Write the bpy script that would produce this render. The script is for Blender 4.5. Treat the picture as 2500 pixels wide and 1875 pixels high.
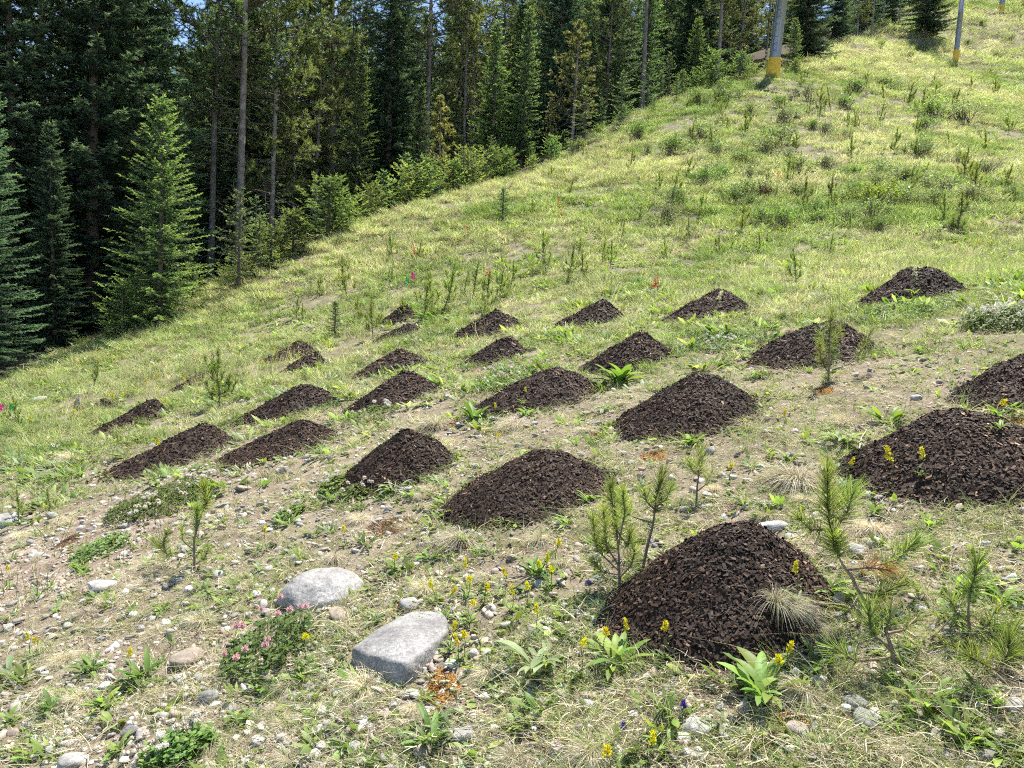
import bpy, bmesh, math
import numpy as np
from mathutils import Vector, Matrix, Euler

for _o in list(bpy.data.objects):
    bpy.data.objects.remove(_o)
scene = bpy.context.scene
R = math.radians

# ------------------------------------------------------------------ camera
F = 1878.0                      # focal length in photograph pixels (2500 wide)
EYE = 1.6
PITCH, ROLL = R(4.5), R(2.6)
_f = np.array([0, math.cos(PITCH), -math.sin(PITCH)])
_r0 = np.array([1.0, 0, 0]); _u0 = np.array([0, math.sin(PITCH), math.cos(PITCH)])
CR = math.cos(ROLL)*_r0 + math.sin(ROLL)*_u0
CU = -math.sin(ROLL)*_r0 + math.cos(ROLL)*_u0
CF = _f
CAM = np.array([0, 0, EYE])
cd = bpy.data.cameras.new('camera')
cd.sensor_width = 36.0; cd.lens = 36.0*F/2500.0
cd.clip_start = 0.05; cd.clip_end = 3000
cam = bpy.data.objects.new('camera', cd)
scene.collection.objects.link(cam)
cam.matrix_world = Matrix(((CR[0], CU[0], -CF[0], 0), (CR[1], CU[1], -CF[1], 0), (CR[2], CU[2], -CF[2], EYE), (0, 0, 0, 1)))
scene.camera = cam

# ------------------------------------------------------------------ sky, sun, exposure
SUN_AZ, SUN_EL = 31.0, 67.0       # degrees clockwise from straight ahead (+Y), above the horizon
world = bpy.data.worlds.new('World'); scene.world = world; world.use_nodes = True
nt = world.node_tree
sky = nt.nodes.new('ShaderNodeTexSky'); sky.sky_type = 'NISHITA'; sky.sun_disc = False
sky.sun_elevation = R(SUN_EL); sky.sun_rotation = R(SUN_AZ); sky.altitude = 2800
nt.links.new(sky.outputs[0], nt.nodes['Background'].inputs[0])
nt.nodes['Background'].inputs[1].default_value = 0.115
sl = bpy.data.lights.new('sun', 'SUN'); sl.energy = 5.0; sl.angle = R(0.55); sl.color = (1.0, 0.95, 0.87)
sun = bpy.data.objects.new('sun', sl); scene.collection.objects.link(sun)
_sd = Vector((math.sin(R(SUN_AZ))*math.cos(R(SUN_EL)), math.cos(R(SUN_AZ))*math.cos(R(SUN_EL)), math.sin(R(SUN_EL))))
sun.rotation_euler = _sd.to_track_quat('Z', 'Y').to_euler()
sun.location = _sd*60
vs = scene.view_settings
vs.view_transform = 'Standard'; vs.look = 'None'; vs.gamma = 1.0; vs.use_curve_mapping = False
vs.exposure = 1.35
scene.cycles.max_bounces = 4; scene.cycles.diffuse_bounces = 3; scene.cycles.glossy_bounces = 1; scene.cycles.transmission_bounces = 3; scene.cycles.transparent_max_bounces = 2
scene.cycles.use_adaptive_sampling = True; scene.cycles.adaptive_threshold = 0.035; scene.cycles.adaptive_min_samples = 16
scene.cycles.use_denoising = False; scene.cycles.filter_width = 1.1
scene.cycles.caustics_reflective = False; scene.cycles.caustics_refractive = False

# ------------------------------------------------------------------ small maths
def hash2(ix, iy, s):
    h = (ix.astype(np.int64)*374761393 + iy.astype(np.int64)*668265263 + s*974711) & 0xffffffff
    h = ((h ^ (h >> 13))*1274126177) & 0xffffffff
    return ((h ^ (h >> 16)) & 0xffff)/65535.0
def vnoise(x, y, s=0):
    x = np.asarray(x, float); y = np.asarray(y, float)
    ix = np.floor(x); iy = np.floor(y); fx = x-ix; fy = y-iy
    fx = fx*fx*(3-2*fx); fy = fy*fy*(3-2*fy)
    a = hash2(ix, iy, s); b = hash2(ix+1, iy, s); c = hash2(ix, iy+1, s); d = hash2(ix+1, iy+1, s)
    return (a*(1-fx)+b*fx)*(1-fy) + (c*(1-fx)+d*fx)*fy
def fbm(x, y, s=0, o=3):
    t = 0; a = .5
    for i in range(o):
        t = t + a*vnoise(np.asarray(x)*2**i+17.3*i, np.asarray(y)*2**i+5.1*i, s+i); a *= .5
    return t/(1-.5**o)
def unit(v):
    return v/np.maximum(np.linalg.norm(v, axis=-1, keepdims=True), 1e-9)
def sstep(a, b, x):
    t = np.clip((x-a)/(b-a), 0, 1); return t*t*(3-2*t)

# ------------------------------------------------------------------ terrain
def ray(px, py):
    return CF + (px-1250.0)/F*CR - (py-937.5)/F*CU
def at_depth(px, py, d):                   # point seen at a pixel, d metres ahead
    return CAM + ray(px, py)*d
PA, PB = 0.25, 0.13                        # near slope: rises uphill (+x) and ahead (+y)
EDGE = [(-500, 1180, 13.5), (-200, 1045, 15), (0, 952, 17), (130, 900, 19), (271, 842, 21), (486, 723, 24), (700, 622, 26), (927, 525, 29), (1110, 480, 31.5),
        (1300, 424, 34), (1450, 340, 37), (1582, 271, 40), (1700, 220, 43), (1865, 182, 47), (1978, 150, 54), (2060, 100, 72), (2147, 68, 92), (2230, 30, 118), (2330, -30, 150)]
ctrl = []
for gx in (-5, -2.5, 0, 2.5):
    for gy in (-3, 1, 4, 7, 10.5):
        ctrl.append((gx, gy, PA*gx+PB*gy))
ctrl += [(5, 1, PA*5+PB), (5, 6, PA*5+PB*6), (-7, 13, -7*PA+13*PB), (-3, 14, -3*PA+14*PB+.1), (-9, 2, -9*PA+2*PB), (-9, 8, -9*PA+8*PB), (10, -2, 10*PA-2*PB), (0, -9, -9*PB), (-12, -6, -12*PA-6*PB), (14, -8, 14*PA-8*PB)]
EP = []
for (px, py, d) in EDGE:
    p = at_depth(px, py, d); EP.append(p); ctrl.append(tuple(p))
EP = np.array(EP)
_t = unit(np.gradient(EP[:, :2], axis=0)); EN = np.stack([-_t[:, 1], _t[:, 0]], 1)    # normal into the forest
for i in range(0, len(EP), 2):             # forest floor drops away behind the edge
    for k, drop in ((7, 1.6), (26, 6.5), (70, 13)):
        q = EP[i, :2] + EN[i]*k
        ctrl.append((q[0], q[1], EP[i, 2] - drop))
for (px, py, d) in [(2333, 145, 98), (2448, 32, 126), (2333, 172, 80), (2333, 215, 63), (2150, 108, 80), (2150, 150, 64), (2258, 92, 99), (2500, 165, 95), (2500, 225, 70), (2600, 40, 130), (2050, 190, 52), (2333, 290, 47), (2380, 90, 112), (2500, -60, 165), (2700, 120, 90), (2900, 330, 45), (2500, 345, 42), (2150, 300, 38), (1700, 420, 26), (2150, 470, 22), (2900, 650, 14)]:
    ctrl.append(tuple(at_depth(px, py, d)))
ctrl += [(230, 330, 135), (60, 330, 85), (200, 60, 75), (90, -40, 22), (-120, 60, -20), (-90, -60, -35), (0, -90, -14), (-90, 240, 15)]
ctrl = np.array(ctrl)
def _K(a, b):
    d2 = ((a[:, None]-b[None])**2).sum(-1)
    return d2*np.log(d2+1e-9)*.5
_n = len(ctrl)
_A = np.zeros((_n+3, _n+3)); _A[:_n, :_n] = _K(ctrl[:, :2], ctrl[:, :2]) + np.eye(_n)*1.0
_A[:_n, _n] = 1; _A[:_n, _n+1:] = ctrl[:, :2]; _A[_n:, :_n] = _A[:_n, _n:].T
_w = np.linalg.solve(_A, np.r_[ctrl[:, 2], 0, 0, 0])
def gz0(x, y):
    x = np.asarray(x, float); y = np.asarray(y, float)
    sh = x.shape; p = np.stack([x.ravel(), y.ravel()], 1); out = np.empty(len(p))
    for i in range(0, len(p), 40000):
        q = p[i:i+40000]
        out[i:i+40000] = _K(q, ctrl[:, :2])@_w[:_n] + _w[_n] + q@_w[_n+1:]
    return out.reshape(sh)
_z00 = float(gz0(0., 0.))
def gz(x, y):
    x = np.asarray(x, float); y = np.asarray(y, float)
    r = np.hypot(x, y)
    amp = np.clip(r/14.0, .35, 1.6)
    return gz0(x, y) + amp*.16*(fbm(x/1.7, y/1.7, 3)-.5) + .035*(vnoise(x/.28, y/.28, 9)-.5) + .014*(vnoise(x/.07, y/.07, 11)-.5)
def gz1(x, y):
    return float(gz(np.array([x]), np.array([y]))[0])
def hit(px, py, far=220.0):                # where a line of sight meets the slope
    d = ray(px, py)
    ts = np.exp(np.linspace(math.log(1.2), math.log(far), 420))
    P = CAM + ts[:, None]*d
    below = P[:, 2] < gz(P[:, 0], P[:, 1])
    if not below.any():
        k = np.argmin(P[:, 2]-gz(P[:, 0], P[:, 1])); p = P[k].copy(); p[2] = gz1(p[0], p[1]); return p
    k = int(np.argmax(below)); lo, hi = ts[max(k-1, 0)], ts[k]
    for _ in range(12):
        m = .5*(lo+hi); p = CAM+m*d
        if p[2] < gz1(p[0], p[1]): hi = m
        else: lo = m
    p = CAM+hi*d; p[2] = gz1(p[0], p[1]); return p
def depth(p): return float((np.asarray(p)-CAM)@CF)
def proj(p):
    v = np.asarray(p)-CAM; d = v@CF
    return 1250+F*(v@CR)/d, 937.5-F*(v@CU)/d
def on_ground_at(px, d, py0=900):          # ground point at a picture column and a depth
    best = None
    dx = ray(px, py0); x, y = dx[0]*d, dx[1]*d
    for _ in range(4):
        z = gz1(x, y); v = np.array([x, y, z])-CAM; dd = v@CF
        py = 937.5-F*(v@CU)/dd; dx = ray(px, py); x, y = dx[0]*d, dx[1]*d
    return np.array([x, y, gz1(x, y)])

# ------------------------------------------------------------------ mesh helpers
class MB:
    def __init__(s): s.V = []; s.T = []; s.C = []; s.n = 0
    def add(s, v, t, c):
        v = np.asarray(v, np.float32).reshape(-1, 3); c = np.asarray(c, np.float32)
        if c.ndim == 1: c = np.tile(c, (len(v), 1))
        s.V.append(v); s.T.append(np.asarray(t, np.int64).reshape(-1, 3)+s.n); s.C.append(c.reshape(-1, 3)); s.n += len(v)
        return s
    def mesh(s, name, mat, smooth=False):
        V = np.concatenate(s.V); T = np.concatenate(s.T).astype(np.int32); C = np.concatenate(s.C)
        me = bpy.data.meshes.new(name)
        me.vertices.add(len(V)); me.vertices.foreach_set('co', V.ravel())
        me.loops.add(T.size); me.loops.foreach_set('vertex_index', T.ravel())
        me.polygons.add(len(T)); me.polygons.foreach_set('loop_start', np.arange(0, T.size, 3, dtype=np.int32))
        me.polygons.foreach_set('use_smooth', np.full(len(T), smooth))
        a = me.attributes.new('Col', 'FLOAT_COLOR', 'POINT')
        a.data.foreach_set('color', np.concatenate([np.clip(C, 0, 1), np.ones((len(C), 1))], 1).astype(np.float32).ravel())
        me.materials.append(mat); me.update(); me.validate()
        return me
PROF = {'grass': lambda t: 1-.93*t, 'needle': lambda t: 1-.6*t, 'leaf': lambda t: np.maximum(np.sin(np.pi*np.clip(t, 0, 1)**1.25)**.8, .12*(1-t)+.02),
        'oval': lambda t: np.maximum(np.sin(np.pi*np.clip(t*.96+.03, 0, 1))**.6, .03)}
def blades(mb, rng, base, d, L, W, bend, segs, c0, c1, prof='grass', side=None, fold=0.0, vary=.25):
    base = np.asarray(base, float); N = len(base)
    if N == 0: return
    d = unit(np.asarray(d, float)); L = np.broadcast_to(L, (N,)).astype(float); W = np.broadcast_to(W, (N,)).astype(float)
    bend = np.broadcast_to(np.asarray(bend, float), (N, 3))
    t = np.linspace(0, 1, segs+1)
    if side is None: side = np.cross(d, rng.normal(size=(N, 3)))
    side = unit(np.broadcast_to(side, (N, 3)))
    ctr = base[:, None] + (d*L[:, None])[:, None]*t[None, :, None] + (bend*L[:, None])[:, None]*(t*t)[None, :, None]
    w = W[:, None]*PROF[prof](t)[None]/2
    cols = 2 if fold == 0 else 3
    if cols == 2:
        v = np.stack([ctr-side[:, None]*w[..., None], ctr+side[:, None]*w[..., None]], 2)
    else:
        nrm = unit(np.cross(side[:, None], d[:, None]+2*bend[:, None]*t[None, :, None]))
        up = nrm*(w*fold)[..., None]
        v = np.stack([ctr-side[:, None]*w[..., None]+up, ctr-up*.0, ctr+side[:, None]*w[..., None]+up], 2)
    c0 = np.asarray(c0, float); c1 = np.asarray(c1, float)
    cc = np.broadcast_to(c0, (N, 3))[:, None]*(1-t)[None, :, None] + np.broadcast_to(c1, (N, 3))[:, None]*t[None, :, None]
    cc = cc*(1+vary*(rng.random((N, 1, 1))*2-1))
    cc = np.repeat(cc[:, :, None], cols, 2)
    S = segs+1; tri = []
    for k in range(segs):
        for c in range(cols-1):
            a = k*cols+c; b = a+1; e = a+cols; f = e+1
            tri += [(a, b, f), (a, f, e)]
    tri = np.array(tri)
    if prof in ('needle', 'grass') and cols == 2:      # a pointed tip needs one triangle
        tri = tri[:-1] if segs > 1 or prof == 'grass' else tri
    T = (tri[None]+(np.arange(N)*S*cols)[:, None, None])
    mb.add(v, T, cc)
def spikes(mb, rng, base, d, L, W, c0, c1, vary=.25, side=None):     # one triangle each: needles seen from afar
    base = np.asarray(base, float); N = len(base)
    d = unit(np.asarray(d, float)); L = np.broadcast_to(L, (N,)); W = np.broadcast_to(W, (N,))
    if side is None: side = np.cross(d, rng.normal(size=(N, 3)))
    s = unit(side)*W[:, None]*.5
    v = np.stack([base-s, base+s, base+d*L[:, None]], 1)
    k = (1+vary*(rng.random((N, 1))*2-1))
    c = np.stack([c0*k, c0*k, c1*k], 1)
    mb.add(v, np.arange(N*3).reshape(-1, 3), c)
def prisms(mb, p0, p1, r0, r1, c, sides=4):
    p0 = np.asarray(p0, float).reshape(-1, 3); p1 = np.asarray(p1, float).reshape(-1, 3); N = len(p0)
    d = unit(p1-p0); ref = np.where(np.abs(d[:, 2:3]) > .9, np.array([[1., 0, 0]]), np.array([[0, 0, 1.]]))
    a = unit(np.cross(d, ref)); b = np.cross(d, a)
    r0 = np.broadcast_to(r0, (N,)); r1 = np.broadcast_to(r1, (N,))
    th = np.arange(sides)*2*np.pi/sides
    ring = a[:, None]*np.cos(th)[None, :, None]+b[:, None]*np.sin(th)[None, :, None]
    v = np.concatenate([p0[:, None]+ring*r0[:, None, None], p1[:, None]+ring*r1[:, None, None]], 1)
    tri = []
    for k in range(sides):
        j = (k+1) % sides
        tri += [(k, j, sides+j), (k, sides+j, sides+k)]
    for k in range(1, sides-1): tri.append((sides, sides+k, sides+k+1))
    T = np.array(tri)[None]+(np.arange(N)*2*sides)[:, None, None]
    c = np.asarray(c, float)
    if c.ndim == 2: c = np.repeat(c[:, None], 2*sides, 1)
    mb.add(v, T, c)
def tube(mb, pts, rad, c, sides=8):
    pts = np.asarray(pts, float); n = len(pts); rad = np.broadcast_to(rad, (n,))
    tg = unit(np.gradient(pts, axis=0)); a = unit(np.cross(tg, np.array([.31, .87, .12]))); b = np.cross(tg, a)
    th = np.arange(sides)*2*np.pi/sides
    v = pts[:, None]+(a[:, None]*np.cos(th)[None, :, None]+b[:, None]*np.sin(th)[None, :, None])*rad[:, None, None]
    T = []
    for i in range(n-1):
        for k in range(sides):
            j = (k+1) % sides; q = i*sides
            T += [(q+k, q+j, q+sides+j), (q+k, q+sides+j, q+sides+k)]
    v = np.concatenate([v.reshape(-1, 3), pts[-1:]]); e = (n-1)*sides
    T += [(e+k, e+(k+1) % sides, n*sides) for k in range(sides)]
    mb.add(v, T, c)

# ------------------------------------------------------------------ materials
def newmat(name):
    m = bpy.data.materials.new(name); m.use_nodes = True
    n = m.node_tree.nodes; n.clear(); out = n.new('ShaderNodeOutputMaterial')
    return m, n, m.node_tree.links, out
def foliage_mat(name, trans=.4, rough=.45, spec=.35, hue=.03, val=.35, tint=(1.15, 1.2, .55), coat=True):
    m, n, l, out = newmat(name)
    at = n.new('ShaderNodeAttribute'); at.attribute_name = 'Col'
    oi = n.new('ShaderNodeObjectInfo')
    hs = n.new('ShaderNodeHueSaturation')
    r1 = n.new('ShaderNodeMapRange'); r1.inputs[3].default_value = .5-hue; r1.inputs[4].default_value = .5+hue
    r2 = n.new('ShaderNodeMapRange'); r2.inputs[3].default_value = 1-val; r2.inputs[4].default_value = 1+val
    ml = n.new('ShaderNodeMath'); ml.operation = 'MULTIPLY'; ml.inputs[1].default_value = 7.31
    fr = n.new('ShaderNodeMath'); fr.operation = 'FRACT'
    l.new(oi.outputs['Random'], r2.inputs[0]); l.new(oi.outputs['Random'], ml.inputs[0]); l.new(ml.outputs[0], fr.inputs[0]); l.new(fr.outputs[0], r1.inputs[0])
    l.new(r1.outputs[0], hs.inputs['Hue']); l.new(r2.outputs[0], hs.inputs['Value']); l.new(at.outputs['Color'], hs.inputs['Color'])
    pr = n.new('ShaderNodeBsdfPrincipled'); pr.inputs['Roughness'].default_value = rough; pr.inputs['Specular IOR Level'].default_value = spec
    l.new(hs.outputs[0], pr.inputs['Base Color'])
    mx = n.new('ShaderNodeMix'); mx.data_type = 'RGBA'; mx.blend_type = 'MULTIPLY'; mx.inputs[0].default_value = 1
    l.new(hs.outputs[0], mx.inputs[6]); mx.inputs[7].default_value = (*tint, 1)
    tr = n.new('ShaderNodeBsdfTranslucent'); l.new(mx.outputs[2], tr.inputs[0])
    ms = n.new('ShaderNodeMixShader'); ms.inputs[0].default_value = trans
    l.new(pr.outputs[0], ms.inputs[1]); l.new(tr.outputs[0], ms.inputs[2]); l.new(ms.outputs[0], out.inputs[0])
    return m
def col_mat(name, rough=.85, spec=.25, noise=None, bump=None, val=.2):
    m, n, l, out = newmat(name)
    at = n.new('ShaderNodeAttribute'); at.attribute_name = 'Col'
    pr = n.new('ShaderNodeBsdfPrincipled'); pr.inputs['Roughness'].default_value = rough; pr.inputs['Specular IOR Level'].default_value = spec
    oi = n.new('ShaderNodeObjectInfo'); r2 = n.new('ShaderNodeMapRange'); r2.inputs[3].default_value = 1-val; r2.inputs[4].default_value = 1+val
    hs = n.new('ShaderNodeHueSaturation'); l.new(oi.outputs['Random'], r2.inputs[0]); l.new(r2.outputs[0], hs.inputs['Value'])
    l.new(at.outputs['Color'], hs.inputs['Color']); c = hs.outputs[0]
    tc = n.new('ShaderNodeTexCoord')
    if noise:
        for (sc, lo, hi, det) in noise:
            tx = n.new('ShaderNodeTexNoise'); tx.inputs['Scale'].default_value = sc; tx.inputs['Detail'].default_value = det; l.new(tc.outputs['Object'], tx.inputs['Vector'])
            mr = n.new('ShaderNodeMapRange'); mr.inputs[1].default_value = .3; mr.inputs[2].default_value = .7; mr.inputs[3].default_value = lo; mr.inputs[4].default_value = hi
            l.new(tx.outputs[0], mr.inputs[0])
            mx = n.new('ShaderNodeMix'); mx.data_type = 'RGBA'; mx.blend_type = 'MULTIPLY'; mx.inputs[0].default_value = 1
            l.new(c, mx.inputs[6]); l.new(mr.outputs[0], mx.inputs[7]); c = mx.outputs[2]
    l.new(c, pr.inputs['Base Color'])
    if bump:
        tx = n.new('ShaderNodeTexNoise'); tx.inputs['Scale'].default_value = bump[0]; tx.inputs['Detail'].default_value = 6; l.new(tc.outputs['Object'], tx.inputs['Vector'])
        bp = n.new('ShaderNodeBump'); bp.inputs['Strength'].default_value = bump[1]; bp.inputs['Distance'].default_value = bump[2]
        l.new(tx.outputs[0], bp.inputs['Height']); l.new(bp.outputs[0], pr.inputs['Normal'])
    l.new(pr.outputs[0], out.inputs[0])
    return m
M_GRASS = foliage_mat('grass', .45, .5, .3, .025, .45, tint=(1.08, 1.15, .68))
M_DRY = foliage_mat('dry_grass', .3, .7, .2, .012, .28, tint=(1.1, 1.0, .8))
M_LEAF = foliage_mat('herb_leaf', .48, .5, .25, .022, .32)
M_SPRUCE = foliage_mat('spruce_needles', .48, .5, .3, .025, .3, tint=(1.15, 1.25, .65))
M_PINE = foliage_mat('pine_needles', .5, .42, .4, .02, .25)
M_PETAL = foliage_mat('petals', .35, .6, .2, .01, .1, tint=(1.05, 1.0, .9))
M_BARK = col_mat('bark', .9, .15, [(6, .55, 1.35, 6), (30, .7, 1.25, 4)], (18, .8, .03))
M_TWIG = col_mat('twig_bark', .85, .2, [(40, .7, 1.25, 4)], None)
M_STONE = col_mat('granite', .75, .3, [(4, .62, 1.2, 6), (18, .8, 1.15, 4), (60, .75, 1.2, 3), (170, .66, 1.28, 2)], (70, .35, .012), .1)
M_PEBBLE = col_mat('pebble', .8, .25, [(14, .8, 1.2, 3)], None, .35)
M_MULCH = col_mat('mulch', .8, .2, [(25, .7, 1.3, 4)], (90, .6, .012), .1)
M_CHIP = col_mat('wood_chip', .7, .22, None, None, .05)
M_MOSS = col_mat('moss', 1.0, .05, [(30, .6, 1.35, 5), (160, .6, 1.3, 3)], (160, 1.0, .012), .1)

def ground_mat():
    m, n, l, out = newmat('hillside_soil')
    pr = n.new('ShaderNodeBsdfPrincipled'); pr.inputs['Roughness'].default_value = .95; pr.inputs['Specular IOR Level'].default_value = .12
    tc = n.new('ShaderNodeTexCoord')
    def noise(sc, det=5, rough=.6):
        t = n.new('ShaderNodeTexNoise'); t.inputs['Scale'].default_value = sc; t.inputs['Detail'].default_value = det; t.inputs['Roughness'].default_value = rough
        l.new(tc.outputs['Object'], t.inputs['Vector']); return t.outputs[0]
    def ramp(src, stops):
        r = n.new('ShaderNodeValToRGB'); e = r.color_ramp.elements
        while len(e) < len(stops): e.new(.5)
        for k, (p, c) in enumerate(stops): e[k].position = p; e[k].color = (*c, 1)
        l.new(src, r.inputs[0]); return r.outputs[0]
    def mix(f, a, b, mode='MIX'):
        x = n.new('ShaderNodeMix'); x.data_type = 'RGBA'; x.blend_type = mode
        if isinstance(f, float): x.inputs[0].default_value = f
        else: l.new(f, x.inputs[0])
        l.new(a, x.inputs[6]); l.new(b, x.inputs[7]); return x.outputs[2]
    soil = ramp(noise(9, 8, .7), [(.28, (.07, .05, .036)), (.45, (.21, .165, .125)), (.6, (.32, .265, .21)), (.75, (.42, .37, .31))])
    fine = ramp(noise(70, 4, .7), [(.3, (.45, .45, .45)), (.7, (1.35, 1.3, 1.25))])
    soil = mix(1.0, soil, fine, 'MULTIPLY')
    turf = ramp(noise(3.5, 8, .75), [(.3, (.06, .05, .032)), (.5, (.16, .145, .085)), (.7, (.29, .265, .17))])  # turf tones, darkened to paint in the shade between grass clumps
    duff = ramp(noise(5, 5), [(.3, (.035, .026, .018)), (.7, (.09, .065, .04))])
    at = n.new('ShaderNodeAttribute'); at.attribute_name = 'Col'
    sp = n.new('ShaderNodeSeparateColor'); l.new(at.outputs['Color'], sp.inputs[0])
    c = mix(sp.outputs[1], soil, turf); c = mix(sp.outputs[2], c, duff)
    l.new(c, pr.inputs['Base Color'])
    bp = n.new('ShaderNodeBump'); bp.inputs['Strength'].default_value = .8; bp.inputs['Distance'].default_value = .02
    l.new(noise(45, 6, .7), bp.inputs['Height']); l.new(bp.outputs[0], pr.inputs['Normal'])
    l.new(pr.outputs[0], out.inputs[0]); return m
M_GROUND = ground_mat()

# ------------------------------------------------------------------ objects
COL = scene.collection.objects
def setp(o, label=None, cat=None, group=None, kind=None):
    if label: o['label'] = label
    if cat: o['category'] = cat
    if group: o['group'] = group
    if kind: o['kind'] = kind
    return o
def obj(name, me, parent=None, kind=None):
    o = bpy.data.objects.new(name, me); COL.link(o)
    if parent is not None: o.parent = parent
    if kind: o['kind'] = kind
    return o
USED = {}
def thing(name, loc, rotz=0, scale=1.0, label=None, cat=None, group=None, tilt=(0, 0)):
    o = bpy.data.objects.new(name, None); COL.link(o); o.empty_display_size = .1
    o.location = loc; o.rotation_euler = (tilt[0], tilt[1], rotz)
    o.scale = (scale,)*3 if not hasattr(scale, '__len__') else scale
    return setp(o, label, cat, group)
def grown(name, parts, loc, rotz=0, scale=1.0, label=None, cat=None, group=None, tilt=(0, 0)):
    t = thing(name, loc, rotz, scale, label, cat, group, tilt)
    for (pn, me, kd) in parts:
        obj(pn, me, t, kd)
    return t
def single(name, me, loc, rot=(0, 0, 0), scale=1.0, label=None, cat=None, group=None):
    o = obj(name, me); o.location = loc; o.rotation_euler = rot
    o.scale = (scale,)*3 if not hasattr(scale, '__len__') else scale
    return setp(o, label, cat, group)
LM = []                                     # landmarks that labels lean on: x, y, phrase
SEEN = {}
def where(x, y, head, alts=()):
    """label for one of many: its look, then where it lies beside the nearest landmarks; no two alike while that can be helped"""
    L = sorted(LM, key=lambda q: (q[0]-x)**2+(q[1]-y)**2)[:5]
    r = np.array([x, y]); rad = unit(r)
    for h in (head,)+tuple(alts):
        for (lx, ly, ph) in L:
            dv = r-np.array([lx, ly]); a = dv@rad; b = dv@np.array([rad[1], -rad[0]])
            rel = ('behind' if a > 0 else 'in front of') if abs(a) > abs(b) else ('uphill of' if b > 0 else 'downhill of')
            for s in (f'{h} {rel} {ph}',):
                if s not in SEEN and len(s.split()) <= 16: SEEN[s] = 1; return s
    for i in range(3):
        for j in range(i+1, 4):
            s = f'{head} between {L[i][2]} and {L[j][2]}'
            if s not in SEEN and len(s.split()) <= 16: SEEN[s] = 1; return s
    return f'{head} near {L[0][2]}'
def scatter(name, label, protos, P, rot, scl, idx, parent=None, cat=None):
    me = bpy.data.meshes.new(name); N = len(P)
    me.vertices.add(N); me.vertices.foreach_set('co', np.asarray(P, np.float32).ravel())
    for nm, a in (('rot', rot), ('scl', scl)):
        at = me.attributes.new(nm, 'FLOAT_VECTOR', 'POINT'); at.data.foreach_set('vector', np.asarray(a, np.float32).ravel())
    at = me.attributes.new('idx', 'INT', 'POINT'); at.data.foreach_set('value', np.asarray(idx, np.int32))
    cl = bpy.data.collections.new(name+'_shapes')
    for k, pm in enumerate(protos):
        cl.objects.link(bpy.data.objects.new(f'{name}_shape_{k:02d}', pm))
    ng = bpy.data.node_groups.new(name, 'GeometryNodeTree')
    ng.interface.new_socket('Geometry', in_out='INPUT', socket_type='NodeSocketGeometry')
    ng.interface.new_socket('Geometry', in_out='OUTPUT', socket_type='NodeSocketGeometry')
    n = ng.nodes; l = ng.links
    gi = n.new('NodeGroupInput'); go = n.new('NodeGroupOutput'); ip = n.new('GeometryNodeInstanceOnPoints'); ci = n.new('GeometryNodeCollectionInfo')
    ci.inputs['Collection'].default_value = cl; ci.inputs['Separate Children'].default_value = True; ci.inputs['Reset Children'].default_value = True
    def na(nm, dt):
        a = n.new('GeometryNodeInputNamedAttribute'); a.data_type = dt; a.inputs[0].default_value = nm; return a.outputs[0]
    er = n.new('FunctionNodeEulerToRotation')
    ip.inputs['Pick Instance'].default_value = True
    l.new(gi.outputs[0], ip.inputs['Points']); l.new(ci.outputs[0], ip.inputs['Instance']); l.new(na('idx', 'INT'), ip.inputs['Instance Index'])
    l.new(na('rot', 'FLOAT_VECTOR'), er.inputs[0]); l.new(er.outputs[0], ip.inputs['Rotation']); l.new(na('scl', 'FLOAT_VECTOR'), ip.inputs['Scale'])
    l.new(ip.outputs[0], go.inputs[0])
    o = obj(name, me, parent, 'stuff')
    if label: setp(o, label, cat)
    md = o.modifiers.new('scatter', 'NODES'); md.node_group = ng
    return o
# ================================================================== SETTING
def forest_d(x, y):                        # metres into the forest (negative: open slope)
    p = np.stack([np.ravel(x), np.ravel(y)], 1); best = np.full(len(p), 1e9); sg = np.ones(len(p))
    E2 = np.vstack([EP[0, :2]+(EP[0, :2]-EP[1, :2])*8, EP[:, :2], EP[-1, :2]+(EP[-1, :2]-EP[-2, :2])*6])
    for a, b in zip(E2[:-1], E2[1:]):
        ab = b-a; t = np.clip(((p-a)@ab)/(ab@ab), 0, 1); q = a+t[:, None]*ab; d = np.hypot(*(p-q).T)
        s = np.sign(ab[0]*(p[:, 1]-a[1])-ab[1]*(p[:, 0]-a[0])); m = d < best
        best = np.where(m, d, best); sg = np.where(m, s, sg)
    return (best*sg).reshape(np.shape(x))
def lushness(x, y):                        # how closely the turf covers the stony soil
    x = np.asarray(x, float); y = np.asarray(y, float); r = np.hypot(x, y)
    g = .26 + .68*sstep(4.5, 17, r) + .28*sstep(.0, 2.4, x)*sstep(1.0, 3.0, r)
    g = g + .9*(fbm(x/1.3+40, y/1.3, 21)-.5)
    g = g + .12*sstep(2.6, 4.5, r) - .25*sstep(-.5, -3.5, x)*(1-sstep(8, 13, r))
    return np.clip(g, 0, 1)

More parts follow.
